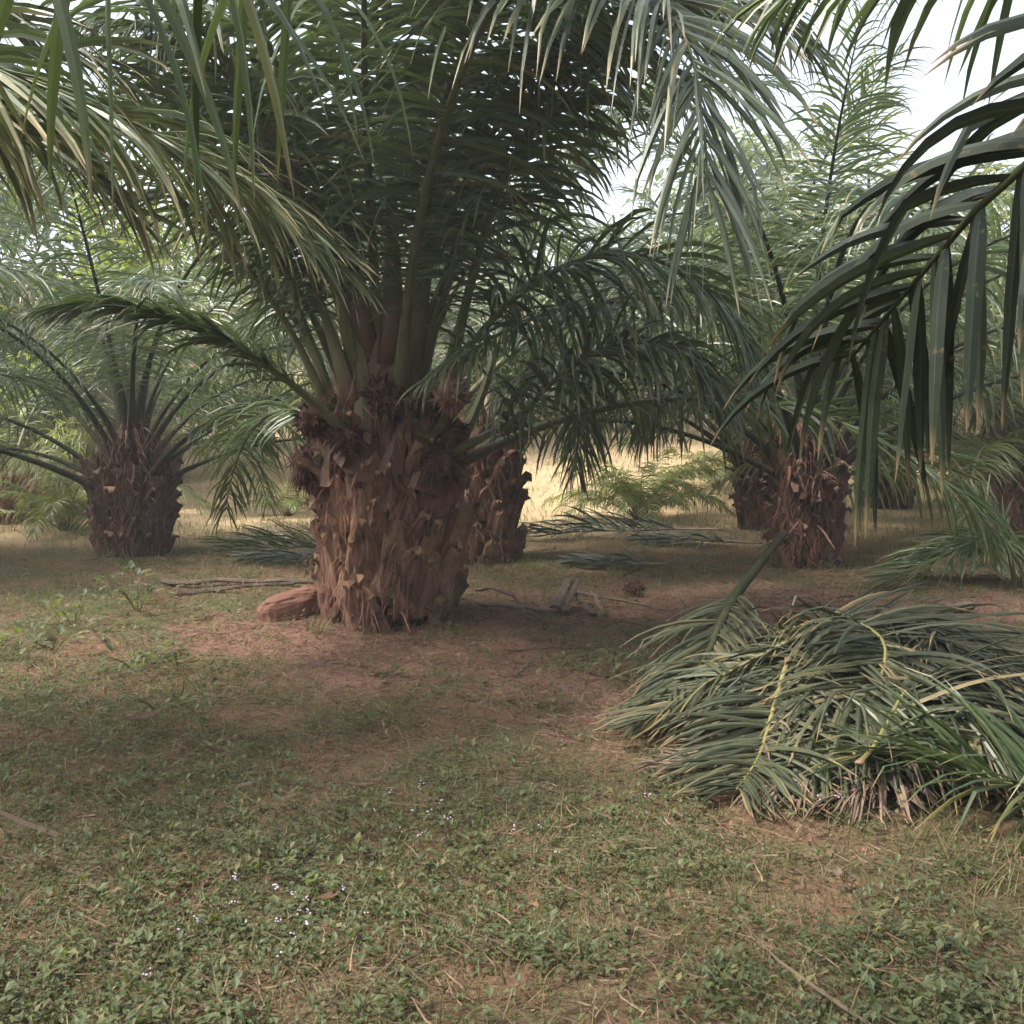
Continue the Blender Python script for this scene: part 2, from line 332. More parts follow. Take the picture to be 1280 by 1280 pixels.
# ------------------------------------------------------------------ palm frond builder
def frond_mesh(pts, Lmax=.8, n=95, wid=.036, pet=.22, seed=0, segs=5, droop=1.0, mats=('petiole', 'leaf'), floor=None,
               plan=True, bend_p=.12, bw=.13, rw=.032, spread=1.0, far=False, tipL=.42, rank0=(26, -8), twist=(0, 0), ang01=(78, 26), k=6, spines=False, layer=.12, rolls=.45):
    g = np.random.default_rng(seed)
    m = 14 if far else 30
    C, Ltot = spline(pts, m)
    T = norm(np.gradient(C, axis=0))
    if plan:
        h = C[-1]-C[0]; h[2] = 0; h = h/max(np.linalg.norm(h), 1e-6)
        S = np.tile(np.array([h[1], -h[0], 0]), (m, 1)); S = norm(S-T*np.sum(S*T, 1, keepdims=True))
    else:
        S = norm(np.cross(T, np.array([0, 0, 1.])))
    N = np.cross(S, T)
    t = np.linspace(0, 1, m)
    tw = np.radians(np.interp(t, [0, pet, 1], [0, twist[0], twist[1]]))[:, None]
    S, N = S*np.cos(tw)+N*np.sin(tw), N*np.cos(tw)-S*np.sin(tw)
    # rachis
    ra = MB()
    hw = np.interp(t, [0, .05, pet, 1], [bw, bw*.6, rw, .003]); ht = np.interp(t, [0, .05, pet, 1], [bw*.35, bw*.3, rw*.75, .003])
    a = np.linspace(0, 2*math.pi, k, endpoint=False)+.3
    V = C[:, None]+hw[:, None, None]*np.cos(a)[None, :, None]*S[:, None]+ht[:, None, None]*np.sin(a)[None, :, None]*N[:, None]
    i = np.arange(m-1)[:, None]*k; j = np.arange(k)[None]; j2 = (j+1) % k
    q = np.stack(np.broadcast_arrays(i+j, i+j2, i+k+j2, i+k+j), -1).reshape(-1, 4)
    uv = np.stack(np.broadcast_arrays(t[:, None], np.full((1, k), g.random())), -1).reshape(-1, 2)
    V = V.reshape(-1, 3)
    ra.add(V, q, [(0, jj+1, jj+2)[::-1] for jj in range(k-2)], uv)
    if spines:
        for sgn in (-1, 1):
            for tt in np.arange(.05, pet, .012):
                p = np.array([np.interp(tt, t, C[:, c]) for c in range(3)]); ix = int(tt*(m-1))
                p = p+sgn*S[ix]*np.interp(tt, t, hw)*.95; L = g.uniform(.02, .05)
                d = norm(sgn*S[ix]+T[ix]*g.uniform(.2, .9)+N[ix]*g.uniform(-.3, .5))
                ra.add([p-T[ix]*.006, p+T[ix]*.006, p+d*L], None, [(0, 1, 2)], [[tt, .9]]*3)
    # leaflets
    le = MB()
    W3 = 2 if far else 3
    for side in (-1, 1):
        tt = np.clip(np.linspace(pet, .992, n)+g.normal(0, .35/n, n), pet*.95, .995)
        u = (tt-pet)/(1-pet)
        f = lambda A: np.stack([np.interp(tt, t, A[:, c]) for c in range(3)], 1)
        p = f(C).copy(); Tt = norm(f(T)); St = norm(f(S)); Nt = norm(f(N))
        ang = np.radians(ang01[0]-(ang01[0]-ang01[1])*np.clip(u, 0, 1)**1.3+g.normal(0, 6, n))
        up = g.random(n) < .5
        rk = np.radians(np.where(up, rank0[0], rank0[1])+g.normal(0, 10, n))*spread
        d = norm(np.cos(ang)[:, None]*Tt+np.sin(ang)[:, None]*(side*np.cos(rk)[:, None]*St+np.sin(rk)[:, None]*Nt))
        prof = np.interp(u, [0, .06, .25, .5, .8, 1], [.35, .62, .95, 1, .75, tipL])
        ln = Lmax*prof*g.uniform(.85, 1.1, n)
        wd = wid*np.interp(u, [0, .15, .5, 1], [.55, .9, 1, .6])*g.uniform(.8, 1.15, n)*.5
        W = norm(Tt-d*np.sum(Tt*d, 1, keepdims=True))
        nn = np.cross(W, d); sg = np.sign(np.sum(nn*Nt, 1, keepdims=True)); 
        roll = g.normal(0, rolls, n)[:, None]
        W = norm(W*np.cos(roll)+nn*np.sin(roll))
        kd = droop*g.uniform(.5, 1.5, n)
        bj = np.where(g.random(n) < bend_p, g.integers(2, segs, n), 99)
        off = g.uniform(.004, layer, n)
        rnd = g.random(n)
        rows = []
        for s in range(segs+1):
            fr = s/segs
            ww = wd*np.interp(fr, [0, .12, .3, .6, .85, 1], [.45, .85, 1, .85, .45, .03])
            nn = np.cross(W, d)*sg
            pp = p
            if floor is not None:
                fz = floor(p[:, 0], p[:, 1])+off
                p[:, 2] = np.maximum(p[:, 2], fz); pp = p.copy()
            if far: rows.append(np.stack([pp-W*ww[:, None], pp+W*ww[:, None]], 1))
            else: rows.append(np.stack([pp-W*ww[:, None]-nn*ww[:, None]*.22, pp+nn*ww[:, None]*.22, pp+W*ww[:, None]-nn*ww[:, None]*.22], 1))
            kk = kd*(.10+.34*fr)*5/segs
            d = norm(d+np.array([0, 0, -1.])*(kk+np.where(bj == s, 1.1, 0))[:, None]+g.normal(0, .02, (n, 3)))
            p = p+d*(ln/segs)[:, None]
            W = norm(W-d*np.sum(W*d, 1, keepdims=True))
        V = np.stack(rows, 1)                      # n, segs+1, W3, 3
        uv = np.empty((n, segs+1, W3, 2)); uv[..., 0] = (np.arange(segs+1)/segs)[None, :, None]; uv[..., 1] = rnd[:, None, None]
        b = (np.arange(n)*(segs+1)*W3)[:, None, None]; s_ = (np.arange(segs)*W3)[None, :, None]; c_ = np.arange(W3-1)[None, None]
        i0 = b+s_+c_
        q = np.stack([i0, i0+1, i0+W3+1, i0+W3], -1).reshape(-1, 4)
        le.add(V.reshape(-1, 3), q, None, uv.reshape(-1, 2))
    lm = le.mesh('leaflets', M[mats[1]])
    if not far:
        at = lm.attributes.new('across', 'FLOAT', 'POINT')
        at.data.foreach_set('value', np.tile([0, .5, 1], len(lm.vertices)//3).astype(np.float32))
    return ra.mesh('frond', M[mats[0]], not spines), lm

def add_frond(parent, meshes, loc=(0, 0, 0), rz=0, scale=1, tilt=0, name='frond'):
    f = link(name, meshes[0], parent, loc); f.rotation_euler = (tilt, 0, rz); f.scale = (scale,)*3
    link('leaflets', meshes[1], f)
    return f

def curve_pts(e0, bend, L, side=0.0, n=9, pw=1.25):
    s = np.linspace(0, 1, n); pts = [np.zeros(3)]; ds = L/(n-1)
    for k in range(n-1):
        sm = (s[k]+s[k+1])/2; e = R(e0-bend*sm**pw); a = side*sm
        pts.append(pts[-1]+ds*np.array([math.cos(e)*math.cos(a), math.cos(e)*math.sin(a), math.sin(e)]))
    return np.array(pts)

ELEVS = [(84, 60), (76, 84), (66, 92), (54, 92), (42, 86), (30, 76), (18, 62)]
VAR = {}
def variants(tier):
    if tier in VAR: return VAR[tier]
    out = []
    far = tier.startswith('far')
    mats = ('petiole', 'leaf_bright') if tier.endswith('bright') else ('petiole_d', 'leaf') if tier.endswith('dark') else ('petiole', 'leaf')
    for kk, (e, b) in enumerate(ELEVS):
        row = []
        for s in range(2 if far else 3):
            sd = 100*kk+s+(5000 if far else 0)
            g = np.random.default_rng(sd)
            pts = curve_pts(e, b*g.uniform(.88, 1.12), 4.3, g.uniform(-.35, .35))
            if far: row.append(frond_mesh(pts, .85, 58, .055, .2, sd, 4, 1.0, mats, far=True, k=4))
            else: row.append(frond_mesh(pts, .78, 72, .033, .24, sd, 5, 1.0, mats))
        out.append(row)
    VAR[tier] = out
    return out

# ------------------------------------------------------------------ trunk with leaf bases
def boot(mb, az, z, r, W, H, lean, g, th=.06, tri=False):
    ca, sa = math.cos(az), math.sin(az)
    Rv = np.array([ca, sa, 0]); A = np.array([-sa, ca, 0]); Z = np.array([0, 0, 1.])
    ns = 6; rows = []; tw = g.normal(0, .16); nc = 6; rib = g.normal(0, .009, nc); ftop = g.normal(0, .022, nc)
    wtop = g.uniform(.16, .55)
    for s in range(ns):
        f = s/(ns-1)
        hw = W*.5*np.interp(f, [0, .2, .6, 1], [.8, 1, .5+.5*wtop, wtop])
        rr = r-.05+.035+lean*f**1.7
        c = Rv*rr+Z*(z+f*H)+A*(tw*f*H)
        tk = th*np.interp(f, [0, .4, 1], [.5, 1, .85])
        cut = -tk*1.1 if s == ns-1 else 0
        row = [c-A*hw-Rv*tk*.6]
        for q_ in range(nc):
            xx = -1+2*(q_+.5)/nc
            row.append(c+A*hw*.96*xx+Rv*(tk*(.72-.5*abs(xx)**1.6)+rib[q_])+Z*(cut*.5+ (ftop[q_] if s == ns-1 else 0)))
        row += [c+A*hw-Rv*tk*.6, c-Rv*tk*.9]
        rows.append([v+g.normal(0, .006, 3) for v in row])
    slope = g.uniform(-.9, .9)*W
    for q_, v in enumerate(rows[-1]): rows[-1][q_] = v+Z*slope*((v-Rv*r)@A)/W
    V = np.array(rows).reshape(-1, 3); k = nc+3; rv = g.random()
    i = np.arange(ns-1)[:, None]*k; j = np.arange(k)[None]; j2 = (j+1) % k
    q = np.stack(np.broadcast_arrays(i+j, i+j2, i+k+j2, i+k+j), -1).reshape(-1, 4)
    mb.add(V, q, None, np.stack(np.broadcast_arrays(np.repeat(np.linspace(0, 1, ns), k), np.full(ns*k, rv)), -1), 0)
    top = np.array(rows[-1]); cen = top.mean(0)-Z*.015
    mb.add(np.vstack([top, cen]), None, [(jj, (jj+1) % k, k) for jj in range(k)], np.full((k+1, 2), rv), 1)

def trunk_mesh(H, r, seed, nb, bulge=.10, W=.20, bark='boot'):
    g = np.random.default_rng(seed); mb = MB()
    k, m = 20, 9
    a = np.linspace(0, 2*math.pi, k, endpoint=False)
    rows = []
    for s in range(m):
        f = s/(m-1); z = -.15+f*(H+.15)
        rr = (r-.07)*(1.0+.12*math.exp(-f*6)-.12*f**2)
        rows.append(np.stack([rr*np.cos(a), rr*np.sin(a), np.full(k, z)], 1)+g.normal(0, .012, (k, 3)))
    V = np.array(rows).reshape(-1, 3)
    i = np.arange(m-1)[:, None]*k; j = np.arange(k)[None]; j2 = (j+1) % k
    mb.add(V, np.stack(np.broadcast_arrays(i+j, i+j2, i+k+j2, i+k+j), -1).reshape(-1, 4), None, np.tile([.5, .4], (len(V), 1)), 2)
    top = V[-k:]; mb.add(np.vstack([top, [[0, 0, H+.1]]]), None, [(jj, (jj+1) % k, k) for jj in range(k)], None, 2)
    for n_ in range(nb):
        f = n_/nb; z = -.12+f*(H-.12)+g.normal(0, .03)
        az = n_*2.39996+g.normal(0, .08)
        boot(mb, az, z, r*(1+.06*math.exp(-f*5)), W*g.uniform(.7, 1.25), g.uniform(.22, .46), bulge*g.uniform(.2, 2.0)*(.6+.7*f), g)
    return mb.mesh('trunk', [M[bark], M['cut'] if bark == 'boot' else M['boot'], M['core']])

def fibre_mesh(H0, H1, r, seed, n, spread=.11):
    g = np.random.default_rng(seed); mb = MB()
    for _ in range(n):
        az = g.uniform(0, 6.283); z = g.uniform(H0, H1); L = g.uniform(.08, .34); w_ = g.lognormal(-6.2, .6)
        rr = r+g.uniform(0, spread); d = np.array([math.cos(az)*.25+g.normal(0, .3), math.sin(az)*.25+g.normal(0, .3), g.normal(-.35, .7)]); d /= np.linalg.norm(d)
        p = np.array([math.cos(az)*rr, math.sin(az)*rr, z]); A = np.array([-math.sin(az), math.cos(az), .2])
        rows = []
        for s in range(4):
            rows += [p-A*w_*(1-s*.25), p+A*w_*(1-s*.25)]
            d = norm(d+np.array([0, 0, -.25])+g.normal(0, .15, 3)); p = p+d*L/3
        mb.add(rows, [(0, 1, 3, 2), (2, 3, 5, 4), (4, 5, 7, 6)], None, np.tile([.5, g.random()], (8, 1)))
    return mb.mesh('fibre', M['fibre'])

def crown_core(z0, z1, r, seed):
    g = np.random.default_rng(seed); mb = MB(); k = 16; m = 7
    a = np.linspace(0, 2*math.pi, k, endpoint=False); rows = []
    for s in range(m):
        f = s/(m-1); rr = r*(1-.75*f**1.1)
        rows.append(np.stack([rr*np.cos(a), rr*np.sin(a), np.full(k, z0+(z1-z0)*f)], 1)*(1+g.normal(0, .05, (k, 1))*np.array([1, 1, 0])))
    V = np.array(rows).reshape(-1, 3); i = np.arange(m-1)[:, None]*k; j = np.arange(k)[None]; j2 = (j+1) % k
    mb.add(V, np.stack(np.broadcast_arrays(i+j, i+j2, i+k+j2, i+k+j), -1).reshape(-1, 4), None, np.tile([.5, .5], (len(V), 1)))
    mb.add(np.vstack([V[-k:], [[0, 0, z1+.05]]]), None, [(jj, (jj+1) % k, k) for jj in range(k)])
    return mb.mesh('crown_core', M['core'])

def bunch_mesh(rx, rz, n, seed, L=.07, hang=.0, curl=.3, wd=.008, mat='bunch'):
    """a spiky oil palm bunch: core and many spikes or strands"""
    g = np.random.default_rng(seed); mb = MB()
    k, m = 12, 8
    V = []
    for s in range(m+1):
        th = math.pi*s/m
        for jj in range(k):
            ph = 6.283*jj/k; q_ = 1+g.normal(0, .06)
            V.append((rx*.9*math.sin(th)*math.cos(ph)*q_, rx*.9*math.sin(th)*math.sin(ph)*q_, rz*.9*math.cos(th)*q_))
    i = np.arange(m)[:, None]*k; j = np.arange(k)[None]; j2 = (j+1) % k
    mb.add(V, np.stack(np.broadcast_arrays(i+j, i+k+j, i+k+j2, i+j2), -1).reshape(-1, 4), None, np.tile([.5, .3], (len(V), 1)))
    for _ in range(n):
        d = norm(g.normal(0, 1, 3)); p = d*np.array([rx, rx, rz])*.85; rv = g.random(); l = L*g.uniform(.6, 1.3)
        A = norm(np.cross(d, g.normal(0, 1, 3))); B = np.cross(A, d); rows = []; ns = 4
        dd = d.copy()
        for s in range(ns):
            ww = wd*(1-s/(ns-.7))
            rows += [p+A*ww, p-A*ww*.6+B*ww, p-A*ww*.6-B*ww]
            dd = norm(dd+np.array([0, 0, -1.])*hang+g.normal(0, curl*.4, 3)); p = p+dd*l/(ns-1)
        q = []
        for s in range(ns-1):
            for jj in range(3): q.append((s*3+jj, s*3+(jj+1) % 3, s*3+3+(jj+1) % 3, s*3+3+jj))
        mb.add(rows, q, None, np.tile([.5, rv], (len(rows), 1)))
    return mb.mesh('fruit_bunch', M[mat])

TRK = {}
def palm(x, y, H, r, label, group=None, nf=26, tier='mid', seed=1, L=1.0, emin=0, emax=6, crown=.75, skip=None, name='oil_palm', detail=True, cat='palm tree', clamp=None, bark='boot'):
    """emin/emax index ELEVS: 0 upright .. 6 low"""
    g = random.Random(seed)
    root = empty(name, (x, y, g1(x, y)-.02)); tag(root, label, cat, group)
    key = (round(H, 1), round(r, 2), detail, bark)
    if key not in TRK:
        TRK[key] = (trunk_mesh(H, r, seed, int((108 if detail else 30)*H/1.3)+8, bark=bark), crown_core(H-.2, H+crown*.36, r*.62, seed),
                    fibre_mesh(.1, H+crown*.7, r*1.0, seed, 2600) if detail else None)
    tm, cm, fm_ = TRK[key]
    t = link('trunk', tm, root); t.rotation_euler.z = g.uniform(0, 6.28) if not detail else 0
    link('crown_core', cm, root)
    if fm_: link('fibre', fm_, root)
    va = variants(tier)
    for k in range(nf):
        f = k/max(nf-1, 1)                        # 0 innermost, 1 outermost
        az = k*2.39996+g.uniform(-.15, .15)+seed
        e = min(6, max(0, emin+(emax-emin)*f**.8+g.uniform(-.5, .5)))
        if skip and skip(az % (2*math.pi), e):
            if clamp is None: continue
            e = min(e, clamp*g.uniform(.4, 1.1))
        row = va[int(round(e))]
        rr = r*.8*(.12+.88*f**.8); z = H+crown*(1-f)**1.1*.62-.22
        add_frond(root, row[g.randrange(len(row))], (rr*math.cos(az), rr*math.sin(az), z), az, L*g.uniform(.86, 1.1), g.uniform(-.12, .12))
    return root

def hero_frond(root, pts, **kw):
    """a frond whose rachis runs through the given world points"""
    o = np.array(root.location)
    return add_frond(root, frond_mesh([np.asarray(p)-o for p in pts], **kw))

# ------------------------------------------------------------------ the big palm in the middle
A2 = lambda a: ((a+math.pi) % (2*math.pi))-math.pi
def facing_cam(az, lim=1.0): return abs(A2(az+math.pi/2)) < lim
mx_, my_ = -.9, 7.42
main = palm(mx_, my_, 1.2, .43, 'largest oil palm in the middle, broad trunk of shaggy cut leaf bases in the foreground', nf=19, tier='mid', seed=3,
            L=1.08, emin=0, emax=4.6, crown=.85, skip=lambda az, e: (facing_cam(az, 1.1) and e > .9) or (abs(A2(az-math.pi)) < .8 and e > 1.6), clamp=1.2)
gm0 = np.random.default_rng(5)
mb_ = np.array(main.location)
# low side fronds and tall front ones of the big palm, traced in space
hero_frond(main, [(mx_-.28, my_-.45, 1.25), P(430, 540, 6.9), P(330, 455, 6.6), P(230, 405, 6.3), P(140, 380, 6.0), P(60, 385, 5.8)], Lmax=.5, n=80, seed=11, spines=True, droop=.7, ang01=(35, 14), pet=.3)
hero_frond(main, [(mx_+.32, my_-.35, 1.2), P(640, 525, 7.0), P(700, 470, 6.9), P(775, 430, 6.8), P(850, 440, 6.6), P(905, 500, 6.4)], Lmax=.75, n=95, seed=12, spines=True)
hero_frond(main, [(mx_+.2, my_-.3, 1.5), P(545, 545, 7.0), P(590, 430, 6.9), P(690, 340, 6.9), P(800, 318, 6.9), P(900, 380, 6.8), P(950, 470, 6.7)], Lmax=.85, n=100, seed=13, spines=True)
hero_frond(main, [(mx_+.1, my_-.4, 1.75), P(520, 420, 7.0), P(550, 150, 6.6), P(610, 25, 5.9), P(710, -30, 5.2), P(800, -20, 4.7), P(858, 50, 4.4), P(878, 150, 4.2), P(885, 235, 4.1)], Lmax=1.0, n=120, seed=14, wid=.04, tipL=.6, droop=.85, mats=('petiole', 'leaf_sheen'))
hero_frond(main, [(mx_+.15, my_-.2, 1.8), P(545, 380, 7.2), P(620, 180, 6.9), P(740, 40, 6.4), P(900, -20, 5.9), P(1010, 60, 5.5)], Lmax=.85, n=100, seed=24, wid=.038)
hero_frond(main, [(mx_-.05, my_-.4, 1.8), P(487, 400, 7.0), P(478, 200, 7.0), P(468, 0, 6.7), P(440, -200, 6.1), P(400, -300, 5.3), P(350, -260, 4.6)], Lmax=.85, n=95, seed=15, spines=True)
hero_frond(main, [(mx_-.2, my_-.35, 1.6), P(430, 470, 7.0), P(385, 330, 6.9), P(340, 190, 6.6), P(250, 60, 6.2), P(120, 20, 5.6)], Lmax=.8, n=95, seed=16)
for k, pts in enumerate([[(mx_+.3, my_-.42, 1.02), P(548, 520, 7.1), P(575, 410, 7.0), P(610, 280, 6.8), P(680, 120, 6.3), P(800, -60, 5.5)],
        [(mx_-.12, my_-.47, 1.1), P(452, 470, 7.0), P(425, 350, 6.9), P(385, 200, 6.6), P(330, 40, 6.1), P(240, -120, 5.3)],
        [(mx_+.1, my_-.45, 1.15), P(520, 440, 7.1), P(540, 300, 7.1), P(565, 130, 7.0), P(610, -80, 6.6), P(700, -260, 6.0)],
        [(mx_-.4, my_-.28, 1.05), P(412, 500, 7.2), P(378, 400, 7.2), P(335, 280, 7.1), P(270, 150, 6.9), P(170, 60, 6.6)],
        [(mx_+.42, my_-.1, 1.1), P(600, 500, 7.5), P(632, 400, 7.6), P(680, 270, 7.7), P(760, 150, 7.7), P(870, 90, 7.6)]]):
    hero_frond(main, pts, Lmax=.8, n=90, seed=150+k, spines=True, bw=.14, rw=.036, pet=.34)
for k, pts in enumerate([[(mx_-.1, my_-.4, 1.9), (-1.15, 6.5, 4.3), (-1.1, 5.4, 5.3), (-.8, 4.3, 5.0), (-.6, 3.6, 4.3)], [(mx_+.1, my_-.4, 1.9), (-.75, 6.6, 4.4), (-.3, 5.6, 5.3), (.2, 4.7, 5.0), (.6, 4.0, 4.3)]]):
    hero_frond(main, pts, Lmax=.9, n=95, seed=170+k, wid=.04)  # unseen fronds added above the frame to shade the heap
# a frond arching from behind over the right side, tip hanging in front of the bunches
palm2 = palm(-.36, 11.1, 1.3, .38, 'oil palm half hidden close behind the big middle one, on its right', nf=14, tier='mid', seed=8,
             L=1.0, emin=0, emax=4.6, crown=.75, skip=lambda az, e: (facing_cam(az, .8) and e > 1.6) or (abs(A2(az-3.5)) < .9 and e > 2) or (abs(A2(az)) < .8 and e > 2.6))
hero_frond(palm2, [(-.1, 10.8, 1.6), P(690, 430, 10.2), P(770, 330, 9.2), P(790, 345, 8.2), P(700, 385, 7.2), P(610, 425, 6.6), P(530, 475, 6.2)], Lmax=.7, n=95, seed=18, plan=False)
hero_frond(palm2, [(.02, 10.9, 1.4), P(720, 430, 10.8), P(800, 420, 10.6), P(830, 480, 10.4), P(800, 545, 10.2)], Lmax=.9, n=90, seed=19)
hero_frond(palm2, [(-.05, 10.8, 1.3), P(640, 500, 10.5), P(680, 440, 10.3), P(725, 480, 10.1), P(720, 590, 10)], Lmax=.8, n=90, seed=20)

# cut stubs, spiky bunches and hanging fibre of the big palm
def stub(root, az, z, r, W, H, lean, seed):
    g = np.random.default_rng(seed); mb = MB(); boot(mb, az, z, r, W, H, lean, g, .07)
    link('leaf_base', mb.mesh('leaf_base', [M['boot'], M['cut']]), root)
for k, (a, z, W, H, ln) in enumerate([(-1.65, .92, .2, .34, .16), (-1.98, .80, .22, .38, .1), (-1.15, .62, .22, .42, .14), (-2.5, .85, .14, .42, .16), (-1.35, .95, .17, .3, .2),
        (-2.2, 1.15, .16, .4, .22), (-1.0, 1.0, .18, .36, .2), (-.6, .75, .2, .4, .16), (-2.9, .6, .2, .42, .12), (-1.75, 1.2, .15, .4, .2), (-.85, 1.25, .13, .5, .25), (-1.5, 1.12, .15, .42, .1), (-2.05, 1.05, .16, .5, .14), (-1.2, 1.2, .14, .46, .16), (-2.7, 1.1, .13, .5, .2), (-.5, 1.05, .15, .48, .22), (-1.82, 1.02, .17, .36, .08)]):
    stub(main, a, z-.08, .42, W, H, ln, 300+k)
for k, (pos, rx, rz, n, L, hang, curl, wd) in enumerate([
        ((.42, -.44, 1.12), .13, .11, 190, .13, .9, 1.0, .007), ((.36, -.44, 1.56), .13, .14, 150, .06, 0, .15, .013),
        ((.02, -.45, 1.58), .12, .12, 130, .06, 0, .2, .012), ((-.55, -.22, 1.1), .10, .15, 220, .12, .9, .7, .005),
        ((-.45, -.4, 1.42), .12, .13, 120, .06, .1, .2, .01), ((.45, -.35, 1.3), .13, .13, 130, .08, .2, .3, .009), ((-.2, -.52, 1.3), .11, .10, 120, .1, .3, .4, .007)]):
    b = link('fruit_bunch', bunch_mesh(rx, rz, n, 40+k, L, hang, curl, wd), main, pos)

for k, (px, py, d) in enumerate([(562, 490, 6.82), (492, 505, 6.95)]):
    b = link('fruit_bunch', bunch_mesh(.12, .13, 130, 140+k, .06, 0, .15, .013, 'bunch_pale' if k == 0 else 'bunch'), main, tuple(P(px, py, d)-mb_))
    if k == 0: b['label'] = 'pinkish tan spiny bunch'
# ------------------------------------------------------------------ the other palms
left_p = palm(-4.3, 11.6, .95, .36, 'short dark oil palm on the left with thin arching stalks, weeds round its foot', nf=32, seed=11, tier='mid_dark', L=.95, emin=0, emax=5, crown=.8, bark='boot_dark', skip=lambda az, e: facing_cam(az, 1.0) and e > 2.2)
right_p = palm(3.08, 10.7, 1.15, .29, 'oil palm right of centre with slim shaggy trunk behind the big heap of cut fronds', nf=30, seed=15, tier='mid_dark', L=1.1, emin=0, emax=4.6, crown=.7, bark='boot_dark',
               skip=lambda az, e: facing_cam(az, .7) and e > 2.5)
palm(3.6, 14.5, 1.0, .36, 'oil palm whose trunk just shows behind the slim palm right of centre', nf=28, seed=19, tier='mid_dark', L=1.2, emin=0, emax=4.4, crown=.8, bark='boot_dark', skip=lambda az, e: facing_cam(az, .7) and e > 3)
# palms standing just outside the frame whose fronds hang into it
nl = palm(-5.2, 3.6, 1.3, .5, 'oil palm beyond the left edge whose pale sunlit frond sweeps in at upper left', nf=16, seed=23, L=1.0, emin=0, emax=4, crown=.8,
          skip=lambda az, e: abs(A2(az)) < 1.1 and e > .4)
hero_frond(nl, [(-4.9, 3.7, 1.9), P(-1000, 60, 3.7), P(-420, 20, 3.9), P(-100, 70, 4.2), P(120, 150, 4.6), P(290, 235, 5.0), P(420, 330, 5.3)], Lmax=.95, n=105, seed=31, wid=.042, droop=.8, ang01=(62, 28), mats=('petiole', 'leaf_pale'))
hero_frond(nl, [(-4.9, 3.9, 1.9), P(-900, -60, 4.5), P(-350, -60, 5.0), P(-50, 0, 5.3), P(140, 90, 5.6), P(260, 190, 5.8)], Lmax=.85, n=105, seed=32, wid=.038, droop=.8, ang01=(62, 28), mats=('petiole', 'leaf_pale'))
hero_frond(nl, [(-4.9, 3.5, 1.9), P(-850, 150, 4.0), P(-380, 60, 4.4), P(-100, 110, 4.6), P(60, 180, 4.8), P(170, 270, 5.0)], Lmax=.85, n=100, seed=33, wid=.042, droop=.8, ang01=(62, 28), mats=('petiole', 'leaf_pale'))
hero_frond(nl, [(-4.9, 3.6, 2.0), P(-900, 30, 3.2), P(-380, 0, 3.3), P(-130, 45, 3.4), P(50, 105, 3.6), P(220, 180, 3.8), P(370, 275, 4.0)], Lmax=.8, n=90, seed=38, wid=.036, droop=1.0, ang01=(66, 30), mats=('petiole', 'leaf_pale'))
nb = palm(-4.4, -.6, 1.3, .5, 'oil palm beside the viewer on the left whose long leaflets dangle at the top edge', nf=16, seed=27, L=1.0, emin=0, emax=3, crown=.8,
          skip=lambda az, e: abs(A2(az)) < 1.0)
hero_frond(nb, [(-4.1, -.4, 1.95), (-3.0, .1, 2.75), (-1.9, .75, 2.85), P(-150, -260, 1.25), P(150, -130, 1.55), P(320, -75, 1.8), P(420, -40, 2.0)], Lmax=.66, n=54, seed=34, wid=.030, segs=8, droop=1.6, rank0=(-30, -65), spread=1.0, bend_p=.03, tipL=.7, ang01=(100, 84), mats=('petiole', 'leaf'))
# unseen fronds added to this palm and the neighbour's, above the picture, shading the ground
for k, pts in enumerate([[(-4.2, -.4, 2.1), (-3.0, .3, 3.9), (-1.4, 1.2, 4.6), (.2, 2.0, 4.1)], [(-4.2, -.7, 2.1), (-2.8, -.4, 3.8), (-1.0, .4, 4.5), (.6, 1.0, 4.0)],
        [(-4.2, -.5, 2.2), (-3.2, .7, 4.3), (-1.8, 1.9, 5.2), (-.5, 3.0, 5.0)]]):
    hero_frond(nb, pts, Lmax=.85, n=85, seed=130+k, wid=.042)
nr = palm(4.3, 1.3, 1.3, .5, 'oil palm beyond the right edge whose dark frond hangs across the upper right', nf=20, seed=29, L=1.0, emin=0, emax=3, crown=.8,
          skip=lambda az, e: abs(A2(az-math.pi)) < 1.0)
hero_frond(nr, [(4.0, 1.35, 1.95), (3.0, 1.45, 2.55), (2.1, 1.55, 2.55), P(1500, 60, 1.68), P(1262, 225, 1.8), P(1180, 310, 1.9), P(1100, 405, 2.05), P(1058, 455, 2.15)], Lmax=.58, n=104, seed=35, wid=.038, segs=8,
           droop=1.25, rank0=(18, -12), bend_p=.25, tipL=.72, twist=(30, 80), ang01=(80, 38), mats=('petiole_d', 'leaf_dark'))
hero_frond(nr, [(4.0, 1.6, 2.0), (3.4, 2.1, 3.1), P(1560, -200, 2.9), P(1300, -110, 3.2), P(1100, -50, 3.5), P(950, 0, 3.8)], Lmax=.75, n=90, seed=36, wid=.042, droop=1.2)
hero_frond(nr, [(4.1, 1.7, 1.9), (3.9, 2.9, 2.9), (3.6, 4.0, 3.2), (3.3, 5.2, 3.0), (3.1, 6.2, 2.5)], Lmax=.8, n=90, seed=37, wid=.04)

